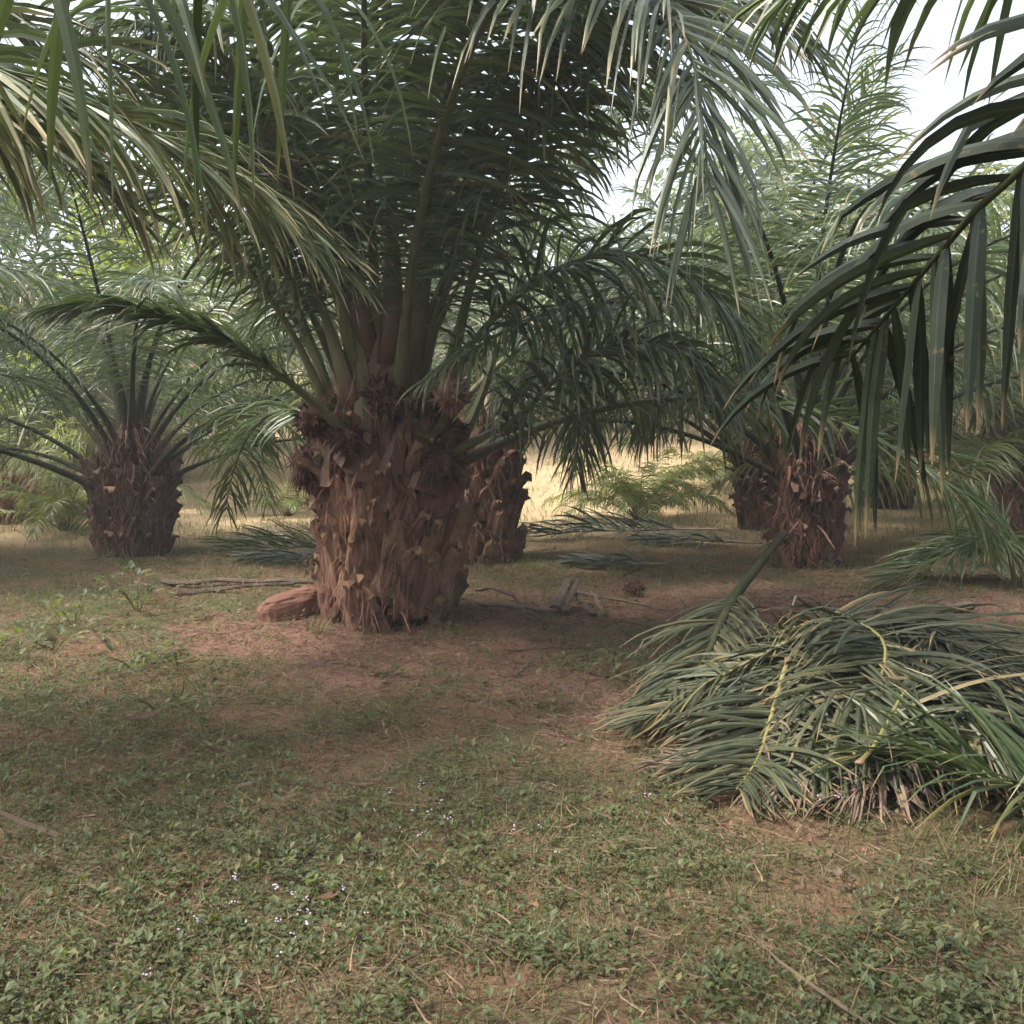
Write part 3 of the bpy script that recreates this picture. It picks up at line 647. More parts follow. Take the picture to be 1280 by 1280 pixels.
# the rows go on behind the viewer
for k, (x, y) in enumerate([(.5, -6.0), (6.5, -5.0), (-7.5, -7.0), (-10.5, 1.0), (10.0, 2.5)]):
    palm(x, y, 1.9, .45, 'oil palm of the rows behind and beside the viewer, outside the picture', 'oil palms outside the picture', nf=26, tier='far', seed=140+k, L=1.15, emin=0, emax=4.5, crown=.8, detail=False)
for k, pts in enumerate([[(4.1, 1.4, 2.1), (3.0, 1.9, 4.1), (1.6, 2.4, 4.9), (.2, 2.8, 4.5)], [(4.1, 1.2, 2.1), (2.9, 1.2, 4.0), (1.5, 1.4, 4.8), (.1, 1.6, 4.4)], [(4.2, 1.5, 2.2), (3.6, 2.6, 4.2), (2.6, 3.7, 5.0), (1.6, 4.4, 4.7)]]):
    hero_frond(nr, pts, Lmax=.85, n=85, seed=140+k, wid=.042)  # overhead fronds of the right palm, unseen, added to shade the ground
palm(-8.1, 9.6, 1.7, .4, 'tall oil palm past the left edge with dark fronds over the short dark palm', nf=26, seed=35, L=1.05, emin=0, emax=4.6, crown=.8, bark='boot_dark')
palm(6.4, 17.6, 1.6, .4, 'oil palm with high sunlit arching fronds behind the slim palms, right', nf=26, seed=37, tier='mid_bright', L=1.25, emin=0, emax=3.6, crown=.8, bark='boot_dark')
# rows up the slope
palm(6.6, 13.4, .9, .42, 'oil palm near the right edge with yellow green sunlit fronds drooping to the ground', nf=24, seed=31, tier='mid_bright', L=.9, emin=1, emax=6, crown=.6)
palm(-7.6, 15.5, .5, .35, 'young bushy green oil palm at the left edge behind the dark one', nf=22, seed=33, tier='mid_bright', L=.7, emin=1, emax=6, crown=.5)
gl = 'far oil palm on the grassy slope behind the nearer palms'
spots = [(-7.0, 21), (-11, 20), (9.6, 20.5), (13.5, 20), (-1.0, 26.5), (6.2, 26), (3.4, 32), (9.2, 27), (-7, 27), (-13, 28), (13.5, 27), (-17, 24), (17, 24),
         (-4, 34), (-10, 35), (0, 39), (5.5, 38), (11, 35), (17, 33), (-16, 35), (23, 36), (-22, 34), (-7, 43), (3, 46), (9, 44), (15, 43), (-14, 44)]
for k, (x, y) in enumerate(spots):
    gg = random.Random(400+k)
    palm(x+gg.uniform(-.5, .5), y+gg.uniform(-.5, .5), gg.choice([1.0, 1.4, 1.9]) if y > 19.5 else 1.0, .45, gl, 'far oil palms up the slope', nf=26 if y < 30 else 22,
         bark='boot_dark', tier='far_bright' if k % 3 == 0 else 'far', seed=50+k, L=gg.uniform(.95, 1.2), emin=0, emax=5.4, crown=.8, detail=False)

# young palms without a trunk
def young(x, y, n, L, label, seed, tier='far_bright', group=None):
    g = random.Random(seed); root = empty('young_palm', (x, y, g1(x, y))); tag(root, label, 'palm tree', group)
    va = variants(tier)
    for k in range(n):
        az = k*2.4+g.uniform(-.3, .3); e = int(1+4*k/n)
        add_frond(root, va[e][g.randrange(2)], (.05*math.cos(az), .05*math.sin(az), 0), az, L*g.uniform(.8, 1.1))
young(2.0, 15.9, 26, .38, 'bushy young palm without a trunk on the sunlit grass', 61)
young(3.9, 19.5, 18, .34, 'second smaller looking young palm farther back, left of the hidden trunk', 62)
young(7.6, 16.5, 16, .25, 'young palm low in the sunlit grass at the right', 63)
young(-6.2, 14.2, 16, .35, 'young palm with pale fronds left of the short dark palm', 64)
young(-3.6, 16.5, 14, .22, 'small bright young palm right of the short dark palm', 65)

# ------------------------------------------------------------------ heaps of cut fronds
def mound(cx, cy, sx, sy, h):
    return lambda x, y: gz(x, y)+h*np.exp(-((np.asarray(x)-cx)/sx)**2-((np.asarray(y)-cy)/sy)**2)
def cut_frond(label, xy, floor, lift=(0.05, 0.05), L=.75, n=70, seed=0, mats=('petiole', 'leaf_cut'), group=None, zs=None, name='cut_frond', cat='palm frond', **kw):
    """a frond lying on its floor, the rachis through the given plan points"""
    xy = np.asarray(xy, float)
    q, _ = spline(np.column_stack([xy, np.zeros(len(xy))]), max(7, len(xy)))
    z = floor(q[:, 0], q[:, 1])+np.linspace(lift[0], lift[1], len(q))
    if zs is not None: z = np.maximum(z, np.interp(np.linspace(0, 1, len(q)), np.linspace(0, 1, len(zs)), zs))
    q[:, 2] = z
    o = np.array([q[0, 0], q[0, 1], z[0]])
    root = empty(name, tuple(o)); tag(root, label, cat, group)
    fl = lambda x, y: floor(x+o[0], y+o[1])-o[2]
    a = dict(droop=.55, rank0=(24, 4), bend_p=.08, plan=False, bw=.035, rw=.018, wid=.024, ang01=(52, 22)); a.update(kw)
    r_, l_ = frond_mesh(q-o, L, n, seed=seed, mats=mats, floor=fl, **a)
    link('rachis', r_, root); link('leaflets', l_, root)
    return root
pile = mound(1.75, 4.95, .7, .72, .31)
gp = 'cut palm fronds heaped in the right foreground'
# dry old fronds underneath
dg = 'dry pinkish brown old frond sticking out under the front of the big green heap'
cut_frond(dg, [(1.5, 4.7), (1.0, 4.35), (.62, 4.25)], pile, L=.4, n=55, seed=70, wid=.015, droop=.9, ang01=(70, 20), bend_p=.3, mats=('petiole_dry', 'leaf_dry'), group='dry fronds under the big heap', layer=.05)
cut_frond(dg, [(1.7, 4.5), (1.3, 4.1), (.95, 3.95)], pile, L=.4, n=55, seed=71, wid=.015, droop=.9, ang01=(70, 20), bend_p=.3, mats=('petiole_dry', 'leaf_dry'), group='dry fronds under the big heap', layer=.05)
cut_frond(dg, [(1.9, 4.4), (1.5, 4.0), (1.2, 3.85)], pile, L=.4, n=55, seed=72, wid=.015, droop=.9, ang01=(70, 20), bend_p=.3, mats=('petiole_dry', 'leaf_dry'), group='dry fronds under the big heap', layer=.05)
cut_frond('greyish drying frond at the back right edge of the big heap', [(1.9, 5.6), (2.3, 5.9), (2.7, 5.7)], pile, L=.6, n=60, seed=73, mats=('petiole_dry', 'leaf_grey'))
fl_ = 'green cut frond lying inside the big heap at right, its leaflets swept over the others'
rg = np.random.default_rng(12)
for k in range(17):
    a = rg.uniform(-1.3, 1.0)+(0 if k % 3 else math.pi)
    c = np.array([1.9+rg.normal(0, .26), 4.95+rg.normal(0, .28)]); Lh = rg.uniform(.55, .95); b = rg.uniform(-.9, .9)
    d = np.array([math.cos(a), -math.sin(a)*.8]); e = np.array([-d[1], d[0]])
    pts = [c-d*Lh*.8, c+e*b*.3, c+d*Lh*.75+e*b*.1]
    yel = k % 3 == 1
    cut_frond(fl_, pts, pile, (.02+.012*k, .03+.008*k), L=rg.uniform(.6, .95), n=100, seed=80+k, group=gp, mats=('petiole_y' if yel else 'petiole', 'leaf_cut'), layer=.11, bend_p=.1,
              ang01=(rg.uniform(45, 75), rg.uniform(18, 35)), rank0=(rg.uniform(6, 20), rg.uniform(-12, 2)), pet=.1 if yel else .2, droop=rg.uniform(.9, 1.5), segs=7, rolls=.25, bw=.02 if yel else .035, rw=.012 if yel else .018)
pile2 = lambda x, y: pile(x, y)+.12*np.exp(-((np.asarray(x)-1.62)/.9)**2-((np.asarray(y)-4.95)/.75)**2)
cut_frond('cut frond whose thick dark butt stands up from the back of the big heap', [(1.62, 6.1), (1.28, 5.75), (1.05, 5.35), (.9, 5.1), (.75, 4.9)], pile2, (.1, .05), zs=[.84, .6, .42, .22, .05], L=.6, n=60, seed=100,
          mats=('petiole_d', 'leaf_cut'), bw=.045, rw=.034, pet=.35)
cut_frond('cut frond with curved yellow rachis hooking down the middle of the big heap', [(1.25, 5.35), (1.55, 5.1), (1.72, 4.75), (1.62, 4.45), (1.38, 4.18), (1.2, 4.02)], pile2, (.12, .06), L=.62, n=85, seed=101,
          mats=('petiole_y', 'leaf_cut'), pet=.08, bw=.02, rw=.014, layer=.1, ang01=(75, 40))
cut_frond('cut frond with short straight yellow rachis at the front of the big heap', [(1.3, 4.75), (1.14, 4.42), (1.0, 4.12), (.88, 3.92)], pile2, (.1, .05), L=.55, n=70, seed=102, mats=('petiole_y', 'leaf_cut'), pet=.08, bw=.02, rw=.013, layer=.08, ang01=(70, 35))
cut_frond('dark cut frond at the right front of the heap, leaflets standing up like a comb', [(2.7, 3.65), (2.15, 3.75), (1.75, 3.9), (1.4, 4.1)], pile2, (.1, .08), L=.62, n=60, seed=103, mats=('petiole', 'leaf'), rank0=(50, 20), droop=.6, layer=.05, ang01=(65, 30))
cut_frond('long cut frond along the back of the heap with leaflets sweeping to the right', [(1.2, 5.75), (1.6, 5.6), (2.05, 5.4), (2.45, 5.0)], pile2, (.16, .1), L=.85, n=80, seed=104, layer=.12)
cut_frond('cut frond with brownish tips draped over the right side of the heap', [(1.5, 5.3), (1.9, 5.15), (2.25, 4.8), (2.45, 4.4)], pile2, (.14, .08), L=.8, n=80, seed=105, layer=.1)
cut_frond('cut frond fanning out at the left end of the big heap', [(1.5, 4.95), (1.15, 4.95), (.85, 4.85), (.62, 4.75)], pile2, (.1, .04), L=.55, n=60, seed=106, layer=.06)

# smaller heaps and single fronds lying farther back
h2 = mound(4.35, 9.4, .8, .6, .28); g2 = 'cut fronds in the far right heap'
for k, (pts, lf) in enumerate([([(5.2, 9.6), (4.6, 9.4), (3.9, 9.2), (3.3, 9.1)], .12), ([(3.6, 9.9), (4.2, 9.5), (4.9, 9.1), (5.4, 8.9)], .1), ([(5.0, 10.1), (4.5, 9.5), (4.2, 9.0)], .14), ([(4.9, 9.0), (4.3, 9.3), (3.7, 9.6)], .16)]):
    cut_frond('dark green cut frond in the smaller heap at the right, farther back', pts, h2, (lf, .05), L=.7, n=60, seed=110+k, group=g2, mats=('petiole', 'leaf'))
cut_frond('cut frond end poking up like a tuft from the small right heap', [(4.6, 9.3), (4.42, 9.45), (4.3, 9.6)], h2, (.1, .42), L=.5, n=45, seed=116, mats=('petiole', 'leaf'), rank0=(60, 30), droop=.4, zs=[.3, .5, .75])
cut_frond('grey green dry frond lying across the sunlit grass edge right of the middle trunks', [(2.6, 12.6), (1.6, 12.9), (.7, 13.0), (.1, 13.0)], gz, (.16, .06), L=.6, n=75, seed=120, mats=('petiole_dry', 'leaf_grey'), rank0=(55, 20), droop=.55, layer=.2)
cut_frond('flattened grey frond with a bare stalk just right of the sunlit edge frond', [(3.0, 12.3), (2.2, 12.2), (1.5, 12.4)], gz, (.05, .05), L=.5, n=50, seed=121, mats=('petiole_dry', 'leaf_grey'))
cut_frond('dark cut frond lying left of the big trunk with leaflets standing up', [(-1.2, 11.2), (-2.0, 11.5), (-2.7, 11.6), (-3.3, 11.4)], gz, (.18, .06), L=.6, n=70, seed=122, mats=('petiole', 'leaf'), rank0=(60, 25), droop=.5, layer=.2)
cut_frond('flat grey green frond under the dark one left of the big trunk', [(-1.3, 10.9), (-2.0, 10.9), (-2.8, 10.8)], gz, (.08, .04), L=.6, n=55, seed=123, mats=('petiole_dry', 'leaf_grey'))
cut_frond('small grey green frond lying on the shaded soil behind the wood pieces', [(1.6, 10.4), (1.1, 10.5), (.6, 10.5)], gz, (.06, .04), L=.4, n=45, seed=124, mats=('petiole_dry', 'leaf_grey'))

# ------------------------------------------------------------------ rock, wood, twigs, dead leaves
def rock(loc, s, seed, label, sub=16):
    g = np.random.default_rng(seed); mb = MB(); k, m = 34, 20
    V = []
    for i in range(m+1):
        th = math.pi*i/m
        for j in range(k):
            ph = 6.283*j/k; d = np.array([math.sin(th)*math.cos(ph), math.sin(th)*math.sin(ph), math.cos(th)])
            p = np.sign(d)*np.abs(d)**.62
            p = p*(1+.42*(fbm(d[0]*1.6+seed, d[1]*1.6+d[2]*1.3, seed)-.5)+.13*(fbm(d[0]*4+3, d[1]*4+d[2]*3, seed+1)-.5)+g.normal(0, .003))
            p[2] += .55*p[0]                     # slanted top, higher towards the trunk
            V.append(p*s)
    i = np.arange(m)[:, None]*k; j = np.arange(k)[None]; j2 = (j+1) % k
    mb.add(V, np.stack(np.broadcast_arrays(i+j, i+k+j, i+k+j2, i+j2), -1).reshape(-1, 4), None, np.tile([.5, .5], (len(V), 1)))
    o = link('rock', mb.mesh('rock', M['rock'], False), None, loc); return tag(o, label, 'rock')
rp = P(362, 775, 7.5)
rock((rp[0], 7.5, g1(rp[0], 7.5)+.05), np.array([.23, .18, .125]), 4, 'red laterite boulder leaning against the left foot of the big trunk')

def wood(label, p0, p1, r0, r1, seed, name='dead_wood', cat='wood', flat=.7, group=None, bendz=0.0, mat='wood'):
    g = np.random.default_rng(seed); mb = MB()
    p0 = np.array([p0[0], p0[1], g1(p0[0], p0[1])+p0[2]]); p1 = np.array([p1[0], p1[1], g1(p1[0], p1[1])+p1[2]])
    n = 9; t = np.linspace(0, 1, n)[:, None]; pts = p0*(1-t)+p1*t-p0
    L = np.linalg.norm(p1-p0); pts[1:-1] += g.normal(0, .018*L, (n-2, 3))*np.array([1, 1, .4]); pts[:, 2] += bendz*np.sin(t[:, 0]*math.pi)
    rr = np.linspace(r0, r1, n)*g.uniform(.85, 1.15, n)
    tube(mb, pts, rr, 7, 0, g.random(), flat)
    return tag(link(name, mb.mesh(name, M[mat], False), None, tuple(p0)), label, cat, group)
wood('short thick grey piece of dead frond butt, largest of the bits on the red soil', (.33, 7.75, .05), (.46, 8.2, .2), .055, .042, 1)
wood('thin brown splinter leaning right beside the thickest wood bit', (.42, 7.75, .02), (.53, 8.15, .22), .022, .018, 2)
wood('short pale stick lying right of the wood splinter', (.62, 7.75, .02), (.5, 8.05, .12), .032, .022, 3)
wood('outermost thin stick at the right of the wood bits', (.72, 7.8, .02), (.64, 8.2, .12), .025, .018, 4)
wood('long thin dead branch on the ground from the big trunk to the wood bits', (-.25, 7.9, .04), (.35, 7.75, .04), .03, .022, 5, 'dead_branch', 'branch')
wood('bent dark branch behind the long one beside the big trunk', (-.3, 8.3, .1), (.1, 8.0, .03), .025, .012, 6, 'dead_branch', 'branch', bendz=.06)
wood('long dark dry stalk running right behind the wood bits', (.5, 8.4, .1), (1.25, 7.9, .02), .018, .01, 7, 'dead_branch', 'branch')
wood('old dark stalk lying across the soil left of the red boulder', (-3.2, 9.3, .05), (-1.7, 9.0, .05), .04, .03, 8, 'dead_branch', 'branch', mat='wood_dark')
wood('second thinner stalk in front of the dark one left of the boulder', (-2.9, 8.8, .03), (-1.9, 8.9, .05), .025, .02, 9, 'dead_branch', 'branch', mat='wood_dark')
wood('pale yellow dry stem on bare soil in front of the wood bits', (-.05, 6.45, .02), (.75, 6.75, .03), .009, .006, 10, 'dry_stick', 'stick')
wood('short pale stick on bare soil in front of the big trunk, right', (.02, 5.9, .01), (.12, 6.2, .03), .01, .007, 11, 'dry_stick', 'stick')
wood('short dark stub of wood on the soil below the far right heap', (3.35, 7.85, .03), (3.6, 7.95, .05), .06, .05, 12, 'dead_wood', 'wood')
b = link('dry_bunch', bunch_mesh(.085, .06, 120, 77, .05, .2, .5, .006), None, (1.05, 8.75, g1(1.05, 8.75)+.07)); tag(b, 'dark spiky dried fruit bunch lying on the soil behind the wood bits', 'fruit bunch')

def dead_leaf(x, y, L, W, az, label, mat, curl=.25, up=.03):
    mb = MB(); n = 7; rows = []
    for s in range(n):
        f = s/(n-1); hw = W*.5*math.sin(math.pi*min(f*.93+.04, 1))**.8
        z = curl*L*(f-.5)**2*2
        rows += [(f*L-L/2, -hw, z+hw*.5), (f*L-L/2, 0, z), (f*L-L/2, hw, z+hw*.35)]
    q = [(3*s+c, 3*s+c+1, 3*s+c+4, 3*s+c+3) for s in range(n-1) for c in (0, 1)]
    mb.add(rows, q, None, np.tile([.3, random.random()], (len(rows), 1)))
    o = link('fallen_leaf', mb.mesh('fallen_leaf', M[mat], True), None, (x, y, g1(x, y)+up)); o.rotation_euler = (.15, -.1, az)
    return tag(o, label, 'leaf')
lp = P(178, 897, 4.75); dead_leaf(lp[0], 4.75, .2, .07, .5, 'large curled brown dead leaf on the weeds at the left', 'litter', up=.07)
lp = P(412, 1172, 3.05); dead_leaf(lp[0], 3.05, .07, .035, .4, 'reddish brown dead leaf in the foreground weeds left of centre', 'litter', up=.05)
lp = P(1045, 1130, 3.2); dead_leaf(lp[0], 3.2, .05, .03, 1.2, 'small tan leaf in the foreground grass on the right', 'leaf_dry', up=.06)
lp = P(422, 1130, 3.2); dead_leaf(lp[0], 3.2, .06, .025, 1.4, 'pale yellow upright leaf in the left foreground weeds', 'leaf_bright', up=.09)
lp = P(390, 1155, 3.1); dead_leaf(lp[0], 3.1, .06, .026, 1.0, 'second pale yellow leaf, nearer than the upright one', 'leaf_bright', up=.08)

def tuft(label, x, y, n, h, seed, mat='grass_dry', spread=.05):
    g = np.random.default_rng(seed); mb = MB()
    for _ in range(n):
        a = g.uniform(0, 6.283); L = h*g.uniform(.5, 1.1); w_ = g.uniform(.0012, .003); S = np.array([-math.sin(a), math.cos(a), 0])
        p = np.array([spread*g.normal(), spread*g.normal(), 0]); d = norm(np.array([math.cos(a)*.35, math.sin(a)*.35, 1.])); rows = []
        for s_ in range(5):
            rows += [p-S*w_*(1-s_*.22), p+S*w_*(1-s_*.22)]; d = norm(d+np.array([math.cos(a)*.18, math.sin(a)*.18, -.16])); p = p+d*L/4
        mb.add(rows, [(2*q_, 2*q_+1, 2*q_+3, 2*q_+2) for q_ in range(4)], None, np.tile([.4, g.random()], (10, 1)))
    return tag(link('grass_tuft', mb.mesh('grass_tuft', M[mat]), None, (x, y, g1(x, y)-.01)), label, 'grass')
tp = P(400, 800, 6.9); tuft('pale dry grass stalks standing at the left foot of the big trunk beside the boulder', tp[0], 6.9, 22, .28, 1)
tp = P(462, 830, 6.5); tuft('two or three pale stalks standing in front of the big trunk', tp[0], 6.5, 6, .2, 2, spread=.03)
tp = P(570, 800, 6.8); tuft('green grass tuft at the right foot of the big trunk', tp[0], 6.8, 60, .22, 3, 'grass', .09)
tp = P(330, 795, 6.9); tuft('short green grass in front of the red boulder', tp[0], 6.9, 40, .14, 4, 'grass', .08)
tp = P(660, 690, 10.2); tuft('grass clump at the foot of the half hidden palm behind', tp[0], 10.2, 80, .3, 5, 'grass', .1)
tp = P(1240, 1130, 3.2); tuft('taller green grass clump near the lower right corner', tp[0], 3.2, 90, .2, 6, 'grass', .1)
tp = P(1180, 1065, 3.5); tuft('green grass in front of the heap on the right', tp[0], 3.5, 70, .2, 7, 'grass', .09)
# small plants growing on the trunk and broad weeds
def leafy(mb, base, n, spread, hgt, lmin, lmax, g, wr=.55):
    for _ in range(n):
        a = g.uniform(0, 6.283); rr = spread*math.sqrt(g.random())
        p = np.array(base)+np.array([rr*math.cos(a), rr*math.sin(a), hgt*g.random()])
        add_leaf(mb, p, g.uniform(lmin, lmax), wr, a+g.normal(0, .6), g.normal(.15, .4), g.random())
def add_leaf(mb, p, L, wr, az, el, rv):
    d = np.array([math.cos(az)*math.cos(el), math.sin(az)*math.cos(el), math.sin(el)]); S = np.array([-math.sin(az), math.cos(az), 0]); n = np.cross(d, S)
    W = L*wr*.5
    mb.add([p, p+d*L*.4-S*W+n*W*.3, p+d*L*.45, p+d*L*.4+S*W+n*W*.3, p+d*L*.8-S*W*.6+n*W*.1-n*L*.05, p+d*L*.8+S*W*.6+n*W*.1-n*L*.05, p+d*L-n*L*.12],
           None, [(0, 2, 1), (0, 3, 2), (1, 2, 4), (2, 3, 5), (2, 5, 4), (4, 5, 6)], np.tile([.4, rv], (7, 1)))
def plant(label, loc, n, spread, hgt, lmin, lmax, seed, mat='weed', name='weed_plant', wr=.55, group=None, stems=5):
    g = np.random.default_rng(seed); root = empty(name, loc); tag(root, label, 'plant', group)
    ml, ms = MB(), MB()
    leafy(ml, (0, 0, hgt*.25), n, spread, hgt*.8, lmin, lmax, g, wr)
    for k in range(stems):
        a = g.uniform(0, 6.28); e = np.array([math.cos(a)*spread*.7, math.sin(a)*spread*.7, hgt*g.uniform(.6, 1)])
        tube(ms, [np.zeros(3)-[0, 0, .02], e*.5+[0, 0, hgt*.12], e], [.004, .003, .002], 4, 0, .4)
    link('leaves', ml.mesh('leaves', M[mat]), root); link('stems', ms.mesh('stems', M['grass']), root)
    return root
plant('small leafy weed growing low on the front of the big trunk', tuple(P(488, 752, 6.98)), 70, .08, .12, .02, .04, 1, 'bush')
plant('tiny green seedling sprouting high on the big trunk beside a bunch', tuple(P(527, 612, 7.0)), 9, .05, .06, .05, .09, 2, 'bush')
plant('light green fern tuft at the foot of a stalk on the big trunk', tuple(P(545, 565, 7.0)), 30, .07, .10, .03, .06, 22, 'bush')
wl = [(-2.95, 8.0, 'broad leaved weed on the soil in front of the short dark palm', 45, .3, .3, .06, .13), (-3.0, 6.6, 'broad leaved pale weed near the left edge', 40, .35, .2, .05, .11), (-3.2, 7.4, 'broad leaved weed at the left edge behind the pale one', 40, .3, .25, .05, .12),
      (-2.3, 6.2, 'greyish green weed clump on the soil left of the boulder', 80, .35, .16, .04, .08), (.62, 6.0, 'low broad leaved weed on bare soil left of the heap', 35, .16, .12, .04, .08), (.25, 6.1, 'low weed patch in the middle of the bare soil', 40, .2, .06, .03, .06),
      (-.72, 5.9, 'small bright weed on bare soil in front of the big trunk', 16, .12, .05, .05, .08), (-1.8, 5.2, 'dark weed clump at the left beyond the brown leaf', 60, .3, .14, .03, .07)]
for k, (x, y, lb, n, sp, h, a, b_) in enumerate(wl):
    plant(lb, (x, y, g1(x, y)), n, sp, h, a, b_, 30+k)

# broadleaf trees and bushes behind
def tree(label, x, y, H, cr, seed, mat='farleaf', name='broadleaf_tree', n=2600, leaf=(.12, .26), th=.35, group=None, cat='tree'):
    g = np.random.default_rng(seed); root = empty(name, (x, y, g1(x, y)-.05)); tag(root, label, cat, group)
    ml, mt = MB(), MB()
    top = H*th
    tube(mt, [(0, 0, -.2), (.05, .02, top*.5), (0, .05, top), (.1, 0, H*.75)], [.05*H*.4, .04*H*.4, .03*H*.4, .02], 8)
    cl = []
    for k in range(int(16+H)):
        a = g.uniform(0, 6.283); z = H*(th+(1-th)*g.random()**.8); rr = cr*math.sqrt(g.random())*(1-.55*max(0, (z/H-.6)/.4))
        c = np.array([rr*math.cos(a), rr*math.sin(a), z]); cl.append((c, cr*g.uniform(.22, .42)))
        if k < 9: tube(mt, [(0, 0, top*g.uniform(.6, 1)), c*np.array([.5, .5, 0])+[0, 0, (top+z)/2], c], [.018*H*.4, .012*H*.4, .01], 5)
    w_ = np.array([c[1]**2 for c in cl]); w_ /= w_.sum()
    for k in g.choice(len(cl), n, p=w_):
        c, s = cl[k]; p = c+norm(g.normal(0, 1, 3))*s*g.uniform(.4, 1.1)*np.array([1, 1, .7])
        add_leaf(ml, p, g.uniform(*leaf), .55, g.uniform(0, 6.283), g.normal(-.2, .5), g.random())
    link('crown', ml.mesh('crown', M[mat]), root); link('trunk', mt.mesh('trunk', M['bark']), root)
    return root
tree('slender yellow green broadleaf tree rising behind the short dark palm', -6.2, 17.2, 5.0, 1.8, 1, 'bush', n=2200)
tree('dense green broadleaf tree far left behind the palms', -12, 24, 8, 3.4, 2, n=3000, leaf=(.2, .4))
tree('pale leafy bush low at the left edge of the sunlit grass', -8.2, 17.5, 2.2, 1.5, 3, 'bush', 'bush', 1500, th=.15, cat='bush')
tree('tall broadleaf tree on the slope behind the middle palms', -2.5, 31, 9, 3.8, 4, n=3000, leaf=(.25, .45))
tree('wide broadleaf tree on the slope right of centre, far back', 7.5, 33, 9, 4.0, 5, n=3000, leaf=(.25, .45))

# ------------------------------------------------------------------ ground cover (uncountable)
def scatter(n, ymin, ymax, g, power=1.0, margin=1.9):
    y = ymin+(ymax-ymin)*g.random(n)**power
    hw = y*.52+margin
    return g.uniform(-1, 1, n)*hw, y
def veg(x, y):
    return np.clip(2.6*(fbm(x*.9, y*.9, 41)-.38)+2.2*(fbm(x*3.2, y*3.2, 43)-.5)+.34, .08, 1)*(1-.9*redmask(x, y))*np.where(y > 6.5, .55, 1)*(1-.6*drymask(x, y))
def leaves_mesh(name, n, ymin, ymax, power, Lr, hr, mat, seed, dens, wr=.6, elm=.15, els=.35):
    g = np.random.default_rng(seed); x, y = scatter(n, ymin, ymax, g, power)
    k = g.random(n) < dens(x, y); x, y = x[k], y[k]; n = len(x)
    # cluster leaves round little stems
    m = 5; cx = np.repeat(x, m); cyy = np.repeat(y, m); hh = np.repeat(g.uniform(*hr, n), m); az = g.uniform(0, 6.283, n*m)
    L = np.repeat(g.uniform(*Lr, n), m)*g.uniform(.7, 1.2, n*m); rr = g.uniform(.0, .045, n*m)
    p = np.stack([cx+rr*np.cos(az), cyy+rr*np.sin(az), gz(cx, cyy)+hh*g.uniform(.25, 1, n*m)], 1)
    el = g.normal(elm, els, n*m)
    d = np.stack([np.cos(az)*np.cos(el), np.sin(az)*np.cos(el), np.sin(el)], 1); S = np.stack([-np.sin(az), np.cos(az), 0*az], 1); nn = np.cross(d, S)
    W = (L*wr*.5)[:, None]; L = L[:, None]
    V = np.stack([p, p+d*L*.42-S*W+nn*W*.3, p+d*L*.5, p+d*L*.42+S*W+nn*W*.3, p+d*L-nn*L*.12], 1)
    b = np.arange(len(p))[:, None, None]*5
    t = (b+np.array([[0, 2, 1], [0, 3, 2], [1, 2, 4], [2, 3, 4]])[None]).reshape(-1, 3)
    uv = np.empty((len(p), 5, 2)); uv[..., 0] = .4; uv[..., 1] = np.repeat(g.random(n), m)[:, None]*.75+.25*g.random((len(p), 1))
    mb = MB(); mb.add(V.reshape(-1, 3), None, t, uv.reshape(-1, 2))
    return link(name, mb.mesh(name, M[mat]))
def blades_mesh(name, n, ymin, ymax, power, Lr, wd, mat, seed, dens, lean=.5, flat=False, margin=1.9):
    g = np.random.default_rng(seed); x, y = scatter(n, ymin, ymax, g, power, margin)
    k = g.random(n) < dens(x, y); x, y = x[k], y[k]; n = len(x)
    az = g.uniform(0, 6.283, n); L = g.uniform(*Lr, n)
    if flat: el = g.normal(.05, .18, n)
    else: el = np.clip(g.normal(1.1, lean, n), .1, 1.57)
    d = np.stack([np.cos(az)*np.cos(el), np.sin(az)*np.cos(el), np.sin(el)], 1); S = np.stack([-np.sin(az), np.cos(az), 0*az], 1)
    p = np.stack([x, y, gz(x, y)+(g.uniform(.004, .035, n) if flat else 0)], 1); rows = []
    w_ = (wd*g.uniform(.6, 1.4, n))[:, None]
    up = np.array([0, 0, 1.])
    for s in range(4):
        ww = w_*[1, .9, .6, .08][s]
        off = np.cross(d, S)*ww*.6 if flat else 0
        rows += [p-S*ww+off, p+S*ww-off]
        d = norm(d+(g.normal(0, .25, (n, 3))*np.array([1, 1, .25]) if flat else -up*.28+g.normal(0, .12, (n, 3)))); p = p+d*(L/3)[:, None]
        if flat: p[:, 2] = np.maximum(p[:, 2], gz(p[:, 0], p[:, 1])+.004)
    V = np.stack(rows, 1); b = np.arange(n)[:, None, None]*8
    q = (b+np.array([[0, 1, 3, 2], [2, 3, 5, 4], [4, 5, 7, 6]])[None]).reshape(-1, 4)
    uv = np.empty((n, 8, 2)); uv[..., 0] = .4; uv[..., 1] = g.random(n)[:, None]
    mb = MB(); mb.add(V.reshape(-1, 3), q, None, uv.reshape(-1, 2))
    return link(name, mb.mesh(name, M[mat]))
tag(leaves_mesh('weeds', 62000, 1.6, 8.5, 1.5, (.007, .021), (.008, .06), 'weed', 1, veg, .78, .2, .5), 'low small leaved weeds covering the shaded ground', 'ground cover', kind='stuff')
tag(leaves_mesh('weeds', 15000, 1.6, 8.5, 1.5, (.016, .042), (.02, .11), 'weed', 7, lambda x, y: veg(x+3, y-2)*veg(x, y)*1.6, .55, .25, .45), 'larger leaved weeds in loose patches of the foreground', 'ground cover', kind='stuff')
tag(leaves_mesh('weeds', 11000, 6.5, 14, 1.2, (.02, .05), (.02, .12), 'weed', 2, veg), 'taller leafy weeds in the shade round the trunks', 'ground cover', kind='stuff')
